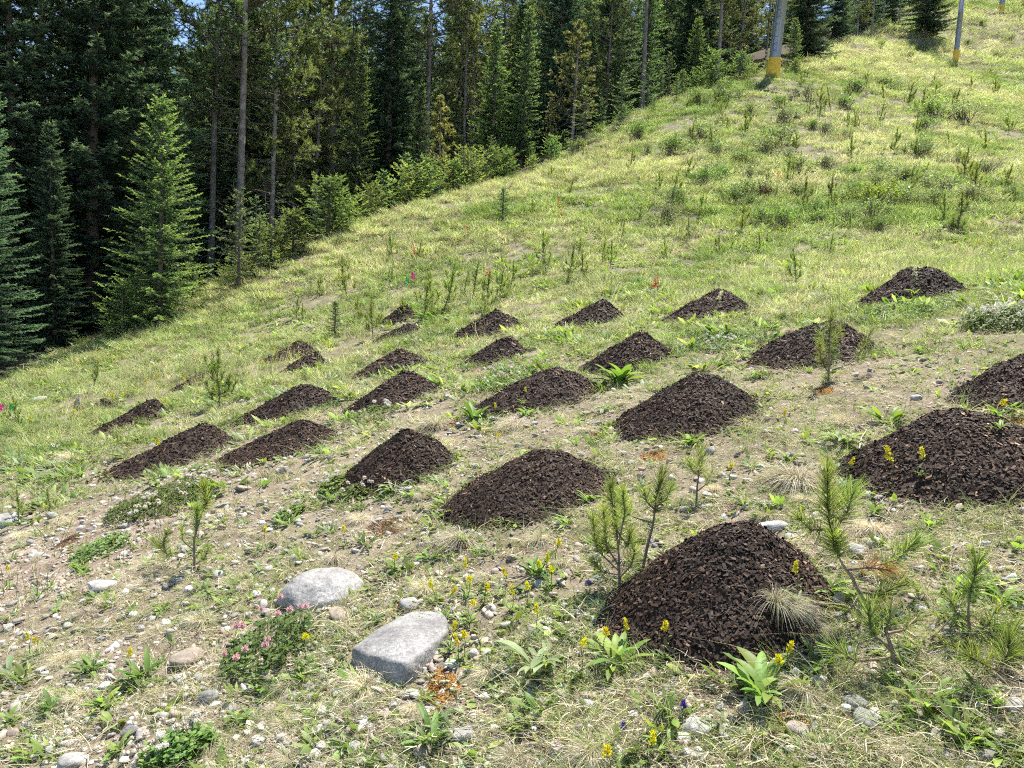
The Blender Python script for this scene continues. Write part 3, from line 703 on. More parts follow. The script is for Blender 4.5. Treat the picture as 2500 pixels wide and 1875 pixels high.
# ================================================================== TREES
BARKC = (.16, .125, .10)
def trunk_mesh(name, H, r, seed, col=BARKC, sides=9):
    rg = np.random.default_rng(seed); n = 16
    z = np.linspace(-.5, H, n); off = np.cumsum(rg.normal(0, .012*H/n*2, (n, 2)), 0)*.5
    pts = np.stack([off[:, 0]-off[1, 0], off[:, 1]-off[1, 1], z], 1)
    rad = r*(1-np.clip(z/H, 0, 1))**.8+.01; rad[0] *= 1.35; rad[1] *= 1.12
    mb = MB(); tube(mb, pts, rad, col, sides); return mb.mesh(name, M_BARK, True)
def spruce_parts(seed, H, Rm, nb, nl=.035, nw=.011, nn=9, tw=.22, old=(.022, .050, .028), tip=(.085, .15, .055), bare=.05, sl=(-.35, .55), gap=0.12, tipw=1.0, tr=None, power=.8, spacing=.085):
    rg = np.random.default_rng(seed); old = np.array(old); tip = np.array(tip)
    tp0 = []; tp1 = []; tt = []; bw0 = []; bw1 = []; br = []
    for i in range(nb):
        f = (i+rg.random())/nb; f = f**1.15
        z = H*(bare+(1-bare)*.985*f); z += .03*H*rg.normal()*.2
        az = i*2.39996+rg.normal()*.35
        if rg.random() < gap*.5: continue
        fz = np.clip(z/H, 0, 1)
        Lb = Rm*(1-fz)**power*rg.uniform(.48, 1.2)+.10*min(1, H/5)
        s = sl[0]+(sl[1]-sl[0])*fz**1.2+rg.normal()*.08
        d = np.array([math.cos(az), math.sin(az), s]); d /= np.linalg.norm(d)
        up = np.array([0, 0, .22*Lb*(1-fz)+.04*Lb])
        n = max(4, int(Lb/spacing)); ts = np.linspace(.1, 1, n)
        P = np.array([0, 0, z])+d*Lb*ts[:, None]+up*(ts**2)[:, None]
        bw0.append(np.vstack([[0, 0, z], P[:-1]])); bw1.append(P); br.append(.012*Lb*(1.1-np.r_[0, ts[:-1]])+.002)
        side = np.cross(d, [0, 0, 1]); side /= np.linalg.norm(side)+1e-9
        tang = unit(d[None]*Lb+2*up[None]*ts[:, None])
        for sg in (-1, 1):
            ln = np.minimum(tw*(.45+.75*rg.random(n))*(1.12-ts*.75)*min(1.0, .5+Lb), Lb*.6)
            dd = unit(tang*.62+sg*side*.85+np.array([0, 0, -.18])+rg.normal(size=(n, 3))*.16)
            keep = (rg.random(n) > gap)
            tp0.append(P[keep]); tp1.append((P+dd*ln[:, None])[keep]); tt.append(ts[keep])
        tp0.append(P[-1:]-tang[-1:]*.02); tp1.append(P[-1:]+tang[-1:]*tw*.55); tt.append(np.array([1.0]))
    # leader
    lead = np.array([[0, 0, H*.93], [0, 0, H*.97]]); tp0.append(lead); tp1.append(lead+np.array([0, 0, H*.045])); tt.append(np.array([1., 1.]))
    p0 = np.concatenate(tp0); p1 = np.concatenate(tp1); tt = np.concatenate(tt); N = len(p0)
    d = p1-p0; ln = np.linalg.norm(d, axis=1); d = unit(d)
    hz = unit(np.cross(d, np.array([0, 0, 1.])+rg.normal(size=(N, 3))*.15)); vt = np.cross(hz, d)
    mb = MB()
    u = (np.arange(nn)[None]+rg.random((N, nn)))/nn
    a = rg.random((N, nn))*2*np.pi
    dirs = d[:, None]*.75+hz[:, None]*np.cos(a)[..., None]*.95+vt[:, None]*(np.sin(a)*.45+.1)[..., None]
    base = p0[:, None]+d[:, None]*(ln[:, None]*u)[..., None]
    k = np.clip((tt[:, None]*.75+u*.55-.55)*tipw*1.6, 0, 1)**1.3
    c = old[None, None]*(1-k[..., None])+tip[None, None]*k[..., None]
    spikes(mb, rg, base.reshape(-1, 3), dirs.reshape(-1, 3), (nl*(.8+.4*rg.random((N, nn)))).ravel(), nw, (c*.85).reshape(-1, 3), c.reshape(-1, 3), .2)
    crown = mb.mesh('spruce_crown', M_SPRUCE)
    mb = MB(); prisms(mb, np.concatenate(bw0), np.concatenate(bw1), np.concatenate(br), np.concatenate(br)*.8, (.10, .08, .065), 3)
    br = mb.mesh('spruce_branches', M_TWIG)
    tk = trunk_mesh('spruce_trunk', H*.97, tr or .011*H+.012, seed)
    return [('trunk', tk, None), ('branches', br, None), ('crown', crown, None)]
def pine_parts(seed, H, Rm, nb, crown0, nl=.085, nw=.014, nn=16, tufts=9, old=(.050, .070, .026), tip=(.14, .15, .055), dead=40, tr=None, lean=.25, barkc=(.27, .23, .20)):
    rg = np.random.default_rng(seed); old = np.array(old); tip = np.array(tip)
    b0 = []; b1 = []; rr = []; tp = []; td = []; tk = []
    for i in range(nb):
        f = (i+rg.random())/nb; z = H*(crown0+(1-crown0)*.98*f); az = i*2.39996+rg.normal()*.4
        prof = (.35+.65*math.sin(math.pi*min(1, .22+f*.72)))*(1-f**3*.6)
        Lb = Rm*prof*rg.uniform(.55, 1.15)
        d = np.array([math.cos(az), math.sin(az), lean*(.2+f)+rg.normal()*.15]); d /= np.linalg.norm(d)
        up = np.array([0, 0, .25*Lb])
        def pt(t): return np.array([0, 0, z])+d*Lb*t+up*t*t
        ts = np.linspace(0, 1, 6); pp = np.array([pt(t) for t in ts])
        b0.append(pp[:-1]); b1.append(pp[1:]); rr.append(.014*Lb*(1.15-ts[:-1])+.003)
        for k in range(tufts):
            t = rg.uniform(.35, 1)**.8; q = pt(t)
            e = unit(d*.6+rg.normal(size=3)*.65+np.array([0, 0, .25])); l2 = Lb*rg.uniform(.06, .34)
            b0.append(q[None]); b1.append((q+e*l2)[None]); rr.append(np.array([.004+.003*Lb]))
            for m in range(2):
                w = rg.random()*.45; tp.append(q+e*l2*(1-w)); td.append(unit(e+rg.normal(size=3)*.3+np.array([0, 0, .3]))); tk.append(rg.random())
        tp.append(pt(1)); td.append(d); tk.append(1)
    tp = np.array(tp); td = np.array(td); tk = np.array(tk); N = len(tp)
    a = rg.random((N, nn))*2*np.pi; h = unit(np.cross(td, rg.normal(size=(N, 3)))); v = np.cross(h, td)
    al = rg.random((N, nn)); sp = .95-.45*al
    dirs = td[:, None]*(.45+.5*al)[..., None]+(h[:, None]*np.cos(a)[..., None]+v[:, None]*np.sin(a)[..., None])*sp[..., None]
    base = tp[:, None]+td[:, None]*((al-.5)*nl*2.2)[..., None]
    k = np.clip(.25+.75*tk[:, None]*al, 0, 1)
    c = old*(1-k[..., None])+tip*k[..., None]
    mb = MB(); spikes(mb, rg, base.reshape(-1, 3), dirs.reshape(-1, 3), (nl*(.75+.5*rg.random((N, nn)))).ravel(), nw, (c*.8).reshape(-1, 3), c.reshape(-1, 3), .2)
    crown = mb.mesh('pine_crown', M_PINE)
    mb = MB(); b0 = np.concatenate(b0); b1 = np.concatenate(b1); rr = np.concatenate(rr)
    prisms(mb, b0, b1, rr, rr*.75, (.13, .105, .085), 3)
    for i in range(dead):
        z = H*rg.uniform(.06, crown0+.1); az = rg.random()*6.283; L = rg.uniform(.3, 1.0)*Rm*.75
        d = np.array([math.cos(az), math.sin(az), rg.normal()*.3-.12]); p = np.array([0, 0, z]); q = p+d*L*.5; r_ = q+(d+rg.normal(size=3)*.35+np.array([0, 0, -.15]))*L*.5
        prisms(mb, [p, q], [q, r_], [.013, .009], [.009, .004], (.21, .185, .165), 3)
        for j in range(3):
            s = q+(r_-q)*rg.random(); prisms(mb, [s], [s+rg.normal(size=3)*.2*L], [.005], [.002], (.21, .185, .165), 3)
    br = mb.mesh('pine_branches', M_TWIG)
    tk_ = trunk_mesh('pine_trunk', H*.97, tr or .0058*H+.012, seed+1, barkc)
    return [('trunk', tk_, None), ('branches', br, None), ('crown', crown, None)]

YN = dict(nl=.047, nw=.0145, nn=15, spacing=.075)
T_YOUNG = [spruce_parts(1, 5.6, 1.45, 270, tip=(.34, .44, .15), old=(.09, .155, .065), gap=.12, **YN), spruce_parts(2, 4.2, 1.15, 170, tip=(.28, .38, .15), old=(.08, .14, .06), gap=.24, **YN)]
DN = dict(nl=.115, nw=.034, nn=13, spacing=.10)
T_DARK = [spruce_parts(3, 17, 2.9, 400, tw=.5, bare=.02, tip=(.19, .28, .17), old=(.06, .105, .07), **DN), spruce_parts(4, 15, 2.5, 360, tw=.48, bare=.03, sl=(-.5, .4), tip=(.19, .27, .16), old=(.06, .10, .066), **DN)]
FN = dict(nl=.065, nw=.021, nn=14, spacing=.085)
T_FIR = [spruce_parts(5, 8, 1.35, 250, tip=(.30, .38, .13), old=(.075, .125, .055), gap=.2, bare=.05, power=.95, sl=(-.25, .5), **FN), spruce_parts(6, 7.2, 1.2, 230, tip=(.25, .34, .14), old=(.07, .12, .06), gap=.24, power=.9, bare=.07, **FN)]
SN = dict(nl=.045, nw=.015, nn=15, spacing=.06)
T_SPARSE = [spruce_parts(8, 3.1, .9, 55, tip=(.34, .42, .20), old=(.09, .14, .07), gap=.3, **SN), spruce_parts(9, 2.0, .8, 46, tip=(.32, .42, .17), old=(.09, .14, .06), gap=.25, **SN)]
PN = dict(nl=.12, nw=.021, nn=20, tufts=15)
T_PINE = [pine_parts(11, 17, 2.4, 95, .27, tip=(.27, .34, .15), old=(.095, .14, .062), **PN), pine_parts(12, 19, 2.7, 95, .36, tip=(.25, .32, .15), old=(.09, .13, .062), **PN), pine_parts(13, 15, 2.2, 100, .16, tip=(.38, .43, .18), old=(.14, .18, .07), **PN)]
T_YPINE = [pine_parts(15, 4.6, .62, 46, .18, nl=.09, nw=.016, tufts=6, nn=24, tip=(.38, .36, .16), old=(.18, .19, .075), dead=8, tr=.05), pine_parts(16, 5.8, 1.0, 60, .2, nl=.095, nw=.017, tufts=8, nn=22, tip=(.36, .35, .17), old=(.16, .17, .08), dead=14, tr=.07)]
TREES = []
def tree(parts, px, d, label, name, cat='tree', scale=1.0, rz=None, group='conifers along the forest edge', base=None, wide=1.0):
    _h = math.sin(px*12.9898+d*4.1)*43758.5453; _h -= math.floor(_h); wide = wide*(.88+.28*_h)
    p = on_ground_at(px, d, 600) if base is None else base
    TREES.append((p[0], p[1]))
    return grown(name, parts, (p[0], p[1], p[2]-.05), (px*.37 if rz is None else rz), (scale*wide, scale*wide, scale), label, cat, group, tilt=((_h-.5)*.05, (_h*7 % 1-.5)*.05))
def edge_d(px):
    return float(np.interp(px, [e[0] for e in EDGE], [e[2] for e in EDGE]))
HERO = [
 (T_YOUNG[0], 388, 21.5, 'full sunlit young spruce standing out before the dark wood', 'spruce_tree', 1.14),
 (T_SPARSE[0], 582, 23.0, 'sparse little fir with a bare pointed leader at the wood\'s edge', 'fir_tree', 1.0),
 (T_SPARSE[1], 634, 24.0, 'small bushy fir in front of straight grey pine trunks', 'fir_tree', 1.0),
 (T_DARK[1], 137, 21.5, 'dark boughed spruce low in front of the tall grey trunk', 'spruce_tree', .42),
 (T_DARK[0], -40, 18.5, 'dense dark spruce cut off by the frame beside the flags', 'spruce_tree', .45),
 (T_DARK[0], 225, 24.5, 'tall heavy dark spruce with drooping boughs above the young one', 'spruce_tree', 1.0),
 (T_DARK[1], 330, 27.5, 'tall blue-green spruce with pale bough tips beside sky gaps', 'spruce_tree', 1.1),
 (T_DARK[1], 30, 23.0, 'tall dark spruce beside the grey pine trunk, reaching out of frame', 'spruce_tree', .95),
 (T_DARK[0], -120, 22.0, 'massive dark spruce beyond the frame\'s edge', 'spruce_tree', .9),
 (T_FIR[0], 862, 32.0, 'tall narrow fir with sunlit yellow-green boughs on one side', 'fir_tree', 1.0),
 (T_FIR[1], 1022, 34.5, 'slim dark fir in the shade of a grey pine trunk', 'fir_tree', .85),
 (T_FIR[0], 1200, 38.0, 'pointed green fir with dense even boughs, mid wood', 'fir_tree', 1.02),
 (T_FIR[1], 1270, 38.5, 'pointed fir standing next to its denser neighbour', 'fir_tree', 1.12),
 (T_YPINE[0], 1072, 33.0, 'thin young pine with separate yellowish needle tufts', 'pine_tree', 1.0),
 (T_YPINE[1], 1396, 39.0, 'pale olive young pine with a clear grey stem', 'pine_tree', 1.05),
 (T_YPINE[0], 1340, 38.5, 'short yellowish pine beside the pale olive one', 'pine_tree', .62),
 (T_SPARSE[1], 985, 31.0, 'little pale fir before a thicket of dead twigs', 'fir_tree', 1.15),
 (T_SPARSE[1], 1610, 42.5, 'little fir on the crest near the dark trunks', 'fir_tree', .9),
 (T_FIR[1], 1440, 42, 'dark slender fir with a thin pale stem', 'fir_tree', .75),
 (T_FIR[1], 1500, 44, 'dark shaded fir behind the crest grass', 'fir_tree', .7),
 (T_YOUNG[0], 1694, 45.5, 'bushy green fir downhill of the tall lift tower', 'fir_tree', .75),
 (T_YOUNG[1], 1932, 51.0, 'green fir peeping out behind the tall lift tower', 'fir_tree', .85),
 (T_DARK[1], 1966, 58.5, 'dark spruce right behind the tall lift tower', 'spruce_tree', .9),
 (T_DARK[0], 2033, 73.0, 'broad dark fir at the end of the tree line', 'fir_tree', .8),
 (T_DARK[0], 2258, 99.0, 'lone dark fir standing on the open slope between the towers', 'fir_tree', 1.1),
 (T_PINE[0], 108, 25.5, 'tall pine with a stout pale grey trunk in dark foliage', 'pine_tree', 1.0),
 (T_PINE[1], 512, 28.5, 'straight dark pine trunk beside the sky gaps', 'pine_tree', 1.0),
 (T_PINE[1], 578, 27.0, 'tall straight pine with reddish-grey trunk and broken branches', 'pine_tree', 1.05),
 (T_PINE[2], 660, 28.5, 'tall pine with sunlit feathery olive crown', 'pine_tree', 1.05),
 (T_PINE[2], 762, 31.5, 'leafy olive pine with low sunlit tufts', 'pine_tree', .9),
 (T_PINE[1], 808, 34.0, 'slim pale grey pine trunk behind the narrow fir', 'pine_tree', 1.05),
 (T_PINE[0], 716, 33.0, 'thin grey pine deep between two brighter pines', 'pine_tree', .9),
 (T_PINE[1], 1036, 38.0, 'stout grey pine trunk with dead twigs, mid wood', 'pine_tree', 1.1),
 (T_PINE[2], 1130, 40.0, 'olive tufted pine behind the thin young pine', 'pine_tree', .95),
 (T_PINE[0], 1340, 45.0, 'tall dark pine behind the pale olive young pine', 'pine_tree', 1.1),
 (T_PINE[2], 1475, 43.5, 'pine with pale sunlit boughs reaching over the dark wood', 'pine_tree', .85),
 (T_PINE[1], 1566, 45.0, 'thick dark pine trunk standing on the crest', 'pine_tree', 1.1),
 (T_PINE[0], 1750, 49.5, 'dark pine trunk close beside the tall lift tower', 'pine_tree', 1.1),
 (T_PINE[2], 1800, 53.0, 'grey-green pine filling the gap beside the tall lift tower', 'pine_tree', .95),
 (T_PINE[2], 2092, 80.0, 'pale grey-green pine at the far end of the wood', 'pine_tree', .75),
 (T_PINE[0], 2125, 86.0, 'far pine with a lit bare stem at the meadow end', 'pine_tree', .8),
 (T_PINE[1], 2155, 94.0, 'far dark pine next to the open meadow', 'pine_tree', .85),
 (T_PINE[0], 2195, 112.0, 'most distant dark pine beside the lone fir', 'pine_tree', .85),
 (T_DARK[0], 2108, 96.0, 'far dark spruce closing the gap behind the pale far pine', 'spruce_tree', .8),
 (T_DARK[1], 2172, 108.0, 'far narrow spruce right beside the open meadow end', 'spruce_tree', .8),
 (T_DARK[0], 2140, 112.0, 'furthermost dark spruce behind the far pines', 'spruce_tree', .9),
 (T_DARK[1], 2215, 128.0, 'tiny looking spruce on the skyline behind the lone fir', 'spruce_tree', .9),
]
TALL = T_DARK+T_PINE
for (pt, px, d, lb, nm, sc) in HERO:
    if any(pt is q for q in TALL) and 340 < px < 1960: d = d+2.6
    elif any(pt is q for q in T_FIR): d = d+1.2
    tree(pt, px, d, lb, nm, scale=sc, base=hit(2258, 92) if px == 2258 else None)
# the wood behind the edge: each trunk a tree of its own
rg = np.random.default_rng(77); cnt = 0; tries = 0
TLM = [(p, lb) for p, (a, b, c, lb, e, f) in zip(TREES, HERO)]
FILL = [(T_DARK, 'spruce_tree', 'dark spruce'), (T_PINE, 'pine_tree', 'dim pine'), (T_FIR, 'fir_tree', 'shaded fir')]
GAP = (455, 30)
while cnt < 140 and tries < 6000:
    tries += 1
    px = rg.uniform(-350, 2230); d = edge_d(px)*1.06+4+rg.gamma(1.8, 9)
    if abs(px-455) < 22 and d < 60: continue
    p = on_ground_at(px, d, 600)
    if forest_d(np.array([p[0]]), np.array([p[1]]))[0] < 4.2: continue
    if min((p[0]-q[0])**2+(p[1]-q[1])**2 for q in TREES) < (1.3+.02*d)**2: continue
    k = int(rg.choice(3, p=[.46, .30, .24])); fam, nm, ad = FILL[k]; pt = fam[int(rg.integers(len(fam)))]
    sc = rg.uniform(.8, 1.15)*(1.6 if k == 2 else 1.0)
    q = sorted(HERO, key=lambda h: abs(h[1]-px)+2*abs(h[2]-d))[:9]
    lab = None
    for h in q:
        short = ' '.join(h[3].split()[:5]).replace(' with', '').replace(' at', '')
        for a2 in ('', 'tall ', 'slender ', 'dense ', 'narrow '):
            s = f'{a2}{ad} in the wood behind the {" ".join(h[3].split()[:4])}'
            s = s.replace(' with a', '').replace(' standing', '')
            if s.split()[-1] in ('with', 'and', 'in', 'a', 'at', 'on', 'the', 'of', 'next', 'behind', 'before', 'out', 'right'): s = ' '.join(s.split()[:-1])
            if s not in SEEN: lab = s; break
        if lab: break
    lab = lab or s; SEEN[lab] = 1
    tree(pt, px, d, lab, nm, scale=sc, base=p, group='conifers deeper in the wood', rz=rg.random()*6.28); cnt += 1

cnt = 0; tries = 0
while cnt < 75 and tries < 4000:            # deep in the wood: closes the sky
    tries += 1
    px = rg.uniform(-250, 2060); d = edge_d(px)*1.1+rg.uniform(24, 60)
    p = on_ground_at(px, d, 600)
    if forest_d(np.array([p[0]]), np.array([p[1]]))[0] < 12 or min((p[0]-q[0])**2+(p[1]-q[1])**2 for q in TREES) < 2.4: continue
    k = int(rg.integers(2)); h = sorted(HERO, key=lambda h: abs(h[1]-px)+2*abs(h[2]-d))
    for q in h[:30]:
        for a2 in ('far dark', 'distant tall', 'remote shaded', 'hidden dim'):
            s = f'{a2} spruce deep behind the {" ".join(q[3].split()[:4])}'
            if s.split()[-1] in ('with', 'and', 'in', 'a', 'at', 'on', 'the', 'of', 'next', 'behind', 'before', 'out', 'right', 'standing'): s = ' '.join(s.split()[:-1])
            if s not in SEEN: break
        if s not in SEEN: break
    SEEN[s] = 1; tree(T_DARK[k], px, d, s, 'spruce_tree', scale=rg.uniform(.9, 1.3), base=p, group='conifers deeper in the wood', rz=rg.random()*6.28); cnt += 1

# fir shrubs along the edge of the wood
T_SHRUB = [spruce_parts(21, 1.5, .8, 60, nl=.05, nw=.016, nn=15, tip=(.36, .45, .15), old=(.12, .19, .065), gap=.32, bare=.02, power=.55, spacing=.07, sl=(-.05, .8)),
           spruce_parts(22, 1.2, .9, 60, nl=.05, nw=.016, nn=15, tip=(.38, .46, .14), old=(.13, .19, .06), gap=.36, bare=.02, power=.45, spacing=.07, sl=(.0, .7)),
           spruce_parts(23, 1.9, .7, 70, nl=.05, nw=.016, nn=15, tip=(.30, .40, .16), old=(.10, .16, .065), gap=.3, bare=.03, power=.75, spacing=.07)]
SH = [(330, 22.0, 1, 1.1), (300, 21.0, 2, .9), (410, 23.0, 1, 1.0), (470, 24.0, 0, 1.0), (560, 24.4, 1, 1.0), (610, 24.8, 0, 1.2), (660, 25.2, 1, 1.2), (715, 25.6, 0, 1.25), (765, 26.3, 1, 1.35), (800, 26.4, 0, 1.3), (835, 27, 1, 1.35), (880, 28.2, 0, 1.2), (905, 28.7, 1, 1.1), (935, 29.4, 2, 1.0), (965, 29.6, 0, 1.15), (1000, 30.2, 1, 1.2), (1040, 30.8, 0, 1.25), (1075, 31.1, 1, 1.3), (1105, 31.6, 0, 1.4), (1140, 32.0, 1, 1.3), (1175, 32.6, 2, 1.3), (1205, 33, 1, 1.3), (1235, 33.4, 0, 1.1), (1265, 33.8, 2, 1.4), (1300, 34.6, 1, .9), (1345, 35.6, 0, .8), (1400, 36.8, 1, .9), (1465, 38.4, 1, .7), (1520, 39.5, 0, .7), (1655, 43, 2, 1.2), (1700, 43.6, 1, 1.3), (1735, 44.2, 0, 1.3), (1770, 45, 1, 1.3), (1805, 45.8, 0, 1.2), (1840, 46.5, 1, 1.1), (1905, 47.5, 1, 1.0), (1940, 49.5, 0, 1.1)]
rg = np.random.default_rng(5)
for i, (px, d, k, sc) in enumerate(SH):
    if i % 3 == 2 and px > 450: continue
    d2 = d*.985; p = on_ground_at(px, d2, 500)
    near = sorted(HERO, key=lambda h: abs(h[1]-px))
    for h in near:
        s = f'{["low green fir shrub", "spreading bright fir shrub", "upright fir shrub"][k]} in front of the {" ".join(h[3].split()[:4])}'
        if s.split()[-1] in ('with', 'and', 'in', 'a', 'at', 'on', 'the', 'of', 'next', 'behind', 'before', 'out', 'right', 'standing'): s = ' '.join(s.split()[:-1])
        if s not in SEEN: break
    SEEN[s] = 1
    tree(T_SHRUB[k], px, d2, s, 'fir_shrub', 'shrub', sc*rg.uniform(.55, 1.15), base=p, group='young firs fringing the wood', wide=rg.uniform(1, 1.25))

rg = np.random.default_rng(6); n = 0
while n < 26:                                # scattered young firs breaking up the edge of the wood
    px = rg.uniform(330, 1900); d = edge_d(px)+rg.uniform(-1.6, 2.2); p = on_ground_at(px, d, 500)
    if min((p[0]-q[0])**2+(p[1]-q[1])**2 for q in TREES) < .8: continue
    near = sorted(HERO, key=lambda h: abs(h[1]-px))
    for h in near:
        s = f'{["slight young fir", "ragged young fir"][n % 2]} stepping out near the {" ".join(h[3].split()[:4])}'
        if s.split()[-1] in ('with', 'and', 'in', 'a', 'at', 'on', 'the', 'of', 'next', 'behind', 'before', 'out', 'right', 'standing'): s = ' '.join(s.split()[:-1])
        if s not in SEEN: break
    SEEN[s] = 1; tree(T_SPARSE[n % 2], px, d, s, 'young_fir', 'fir', rg.uniform(.3, .95), base=p, group='young firs fringing the wood', wide=rg.uniform(.9, 1.3)); n += 1
# ================================================================== SMALL PLANTS
G1 = np.array((.19, .275, .07)); G2 = np.array((.31, .38, .125)); STRAW = np.array((.57, .515, .36)); GREY = np.array((.40, .36, .30)); DKG = np.array((.075, .125, .04))
def mixc(rg, n, pairs, w):
    k = rg.choice(len(pairs), n, p=np.array(w)/sum(w)); return np.array(pairs)[k]
def grass_clump(seed, n, rad, hmin, hmax, wid, segs, pal, w, spread=.5, bend=.5, curl=0.0):
    rg = np.random.default_rng(seed); mb = MB()
    a = rg.random(n)*6.283; r = rad*np.sqrt(rg.random(n)); base = np.stack([r*np.cos(a), r*np.sin(a), np.full(n, -.012)], 1)
    d = np.stack([rg.normal(0, spread, n)+np.cos(a)*spread*.5, rg.normal(0, spread, n)+np.sin(a)*spread*.5, np.ones(n)], 1)
    L = rg.uniform(hmin, hmax, n); bd = np.stack([rg.normal(0, bend, n), rg.normal(0, bend, n), -np.abs(rg.normal(.25, .25, n))-curl], 1)
    c = mixc(rg, n, pal, w)
    blades(mb, rg, base, d, L, wid*rg.uniform(.7, 1.3, n), bd, segs, c*.8, c*1.1, 'grass', vary=.3)
    return mb.mesh('grass_tuft', M_GRASS)
def litter_clump(seed, n, rad):
    rg = np.random.default_rng(seed); mb = MB(); a = rg.random(n)*6.283; r = rad*np.sqrt(rg.random(n))
    base = np.stack([r*np.cos(a), r*np.sin(a), rg.uniform(.0, .012, n)], 1); d = np.stack([rg.normal(size=n), rg.normal(size=n), rg.uniform(-.05, .35, n)], 1)
    c = mixc(rg, n, [STRAW*1.05, GREY*1.15, GREY*.75, np.array((.30, .22, .14))], [4, 4, 2, 1])
    blades(mb, rg, base, d, rg.uniform(.02, .085, n), rg.uniform(.0012, .003, n), np.stack([rg.normal(0, .4, n), rg.normal(0, .4, n), -np.abs(rg.normal(.2, .2, n))], 1), 3, c, c*1.1, 'grass', vary=.3)
    return mb.mesh('litter', M_DRY)
def herb_tuft(seed, n, rad, lmin, lmax, asp=.3, pal=None, lift=.8):
    rg = np.random.default_rng(seed); mb = MB(); a = rg.random(n)*6.283; r = rad*np.sqrt(rg.random(n))
    base = np.stack([r*np.cos(a), r*np.sin(a), np.full(n, -.004)], 1); b = a+rg.normal(0, .6, n)
    d = np.stack([np.cos(b), np.sin(b), rg.uniform(.25, lift*1.8, n)], 1); L = rg.uniform(lmin, lmax, n)
    c = mixc(rg, n, pal if pal is not None else [G1*.8, G1, G2*.9], [3, 4, 3][:len(pal) if pal is not None else 3])
    side = np.stack([-np.sin(b), np.cos(b), rg.normal(0, .25, n)], 1)
    blades(mb, rg, base, d, L, L*asp*rg.uniform(.8, 1.2, n), np.stack([np.cos(b)*.15, np.sin(b)*.15, -rg.uniform(.1, .5, n)], 1), 3, c*.9, c*1.08, 'leaf', side=side, fold=.25, vary=.25)
    return mb.mesh('herb', M_LEAF, True)
def dots(seed, n, rad, h, col, size):       # small flowers on thin stalks
    rg = np.random.default_rng(seed); mb = MB(); a = rg.random(n)*6.283; r = rad*np.sqrt(rg.random(n)); z = h*rg.uniform(.6, 1.1, n)
    p = np.stack([r*np.cos(a), r*np.sin(a), z], 1); q = p*np.array([.8, .8, 0])
    prisms(mb, q, p, .0012, .001, (.14, .2, .06), 3)
    for k in range(9):
        blades(mb, rg, p, rg.normal(size=(n, 3))+np.array([0, 0, .5]), size*rg.uniform(.7, 1.1, n), size*.6, np.zeros(3), 1, np.array(col)*.85, np.array(col), 'oval', vary=.15)
    return mb.mesh('flower', M_PETAL)

# ---- scattered ground cover (nobody could count it)
def polar(rg, n, r0, r1, a0=-52, a1=50):
    r = np.exp(rg.uniform(math.log(r0), math.log(r1), n)); a = np.radians(rg.uniform(a0, a1, n)); return r*np.sin(a), r*np.cos(a)
def keep_clear(x, y, s=1.0, rock=True):
    k = (mound_s(x, y) > s) & (forest_d(x, y) < .8)
    if rock:
        for (rx, ry, rr) in ROCKS:
            if rr > .05: k &= ((x-rx)**2+(y-ry)**2 > (rr*.9)**2)
    return k
def lay(name, label, protos, rg, x, y, smin, smax, tall=1.0, tilt=.15, sink=0.0, grow=None, cat='ground cover', patch=0):
    n = len(x); z = gz(x, y)-sink; s = rg.uniform(smin, smax, n)
    if grow is not None: s = s*grow
    scl = np.stack([s, s, s*tall*rg.uniform(.8, 1.2, n)], 1)
    rot = np.stack([rg.normal(0, tilt, n), rg.normal(0, tilt, n)-.08, rg.random(n)*6.283], 1)
    f = fbm(x/patch+71, y/patch, 77)*1.9-.45+rg.normal(0, .16, n) if patch else rg.random(n)      # kinds grow in patches
    return scatter(name, label, protos, np.stack([x, y, z], 1), rot, scl, np.clip((f*len(protos)).astype(int), 0, len(protos)-1), cat=cat)
rg = np.random.default_rng(900)
PEB = [rock_mesh('pebble', egg(np.random.default_rng(500+k), 11, .3), 60+k, [(.36, .33, .29), (.29, .275, .25), (.37, .30, .24), (.43, .41, .38), (.33, .26, .22), (.24, .22, .195)][k], 1, .03, 1, M_PEBBLE) for k in range(6)]
x, y = polar(rg, 60000, 1.5, 13); L = lushness(x, y); k = keep_clear(x, y, 1.02) & (rg.random(len(x)) > L*1.1-.05) & (rg.random(len(x)) > .55*sstep(-.9, 1.2, x)); x, y = x[k], y[k]
n = len(x); s = np.minimum(.007+rg.gamma(1.35, .0115, n), .06)*(1+.05*np.hypot(x, y))
scatter('gravel', 'tan and grey gravel strewn over the bare soil', PEB, np.stack([x, y, gz(x, y)+s*.08], 1), np.stack([rg.normal(0, .4, n), rg.normal(0, .4, n), rg.random(n)*6.28], 1), np.stack([s, s*rg.uniform(.6, 1, n), s*rg.uniform(.4, .75, n)], 1), rg.integers(0, 6, n), cat='gravel')
LIT = [litter_clump(600+k, 22, .07) for k in range(5)]
x, y = polar(rg, 15000, 1.5, 9); L = lushness(x, y); k = keep_clear(x, y, 1.0) & (rg.random(len(x)) < (.28+.9*L)*sstep(.32, .56, fbm(x/.5, y/.5, 33)))
lay('dry_litter', 'grey and straw coloured dead grass litter on the soil', LIT, rg, x[k], y[k], .7, 1.6, 1.0, .2)
SM = [grass_clump(610+k, 12, .022, .03, .11, .0034, 3, [G1, G2, STRAW], [4, 4, 2], .5, .5) for k in range(5)]
DR = [grass_clump(620+k, 20, .03, .04, .12, .0022, 3, [STRAW, GREY, G2], [5, 3, 1], .8, .7, .25) for k in range(4)]
x, y = polar(rg, 40000, 1.5, 12); L = lushness(x, y); k = keep_clear(x, y, .97) & (rg.random(len(x)) < (.2+.8*L)*np.maximum(sstep(.44, .62, fbm(x/.38+7, y/.38, 39)), sstep(4, 9, np.hypot(x, y))))
lay('short_grass', 'short green grass between the stones and mounds', SM, rg, x[k], y[k], .6, 1.35)
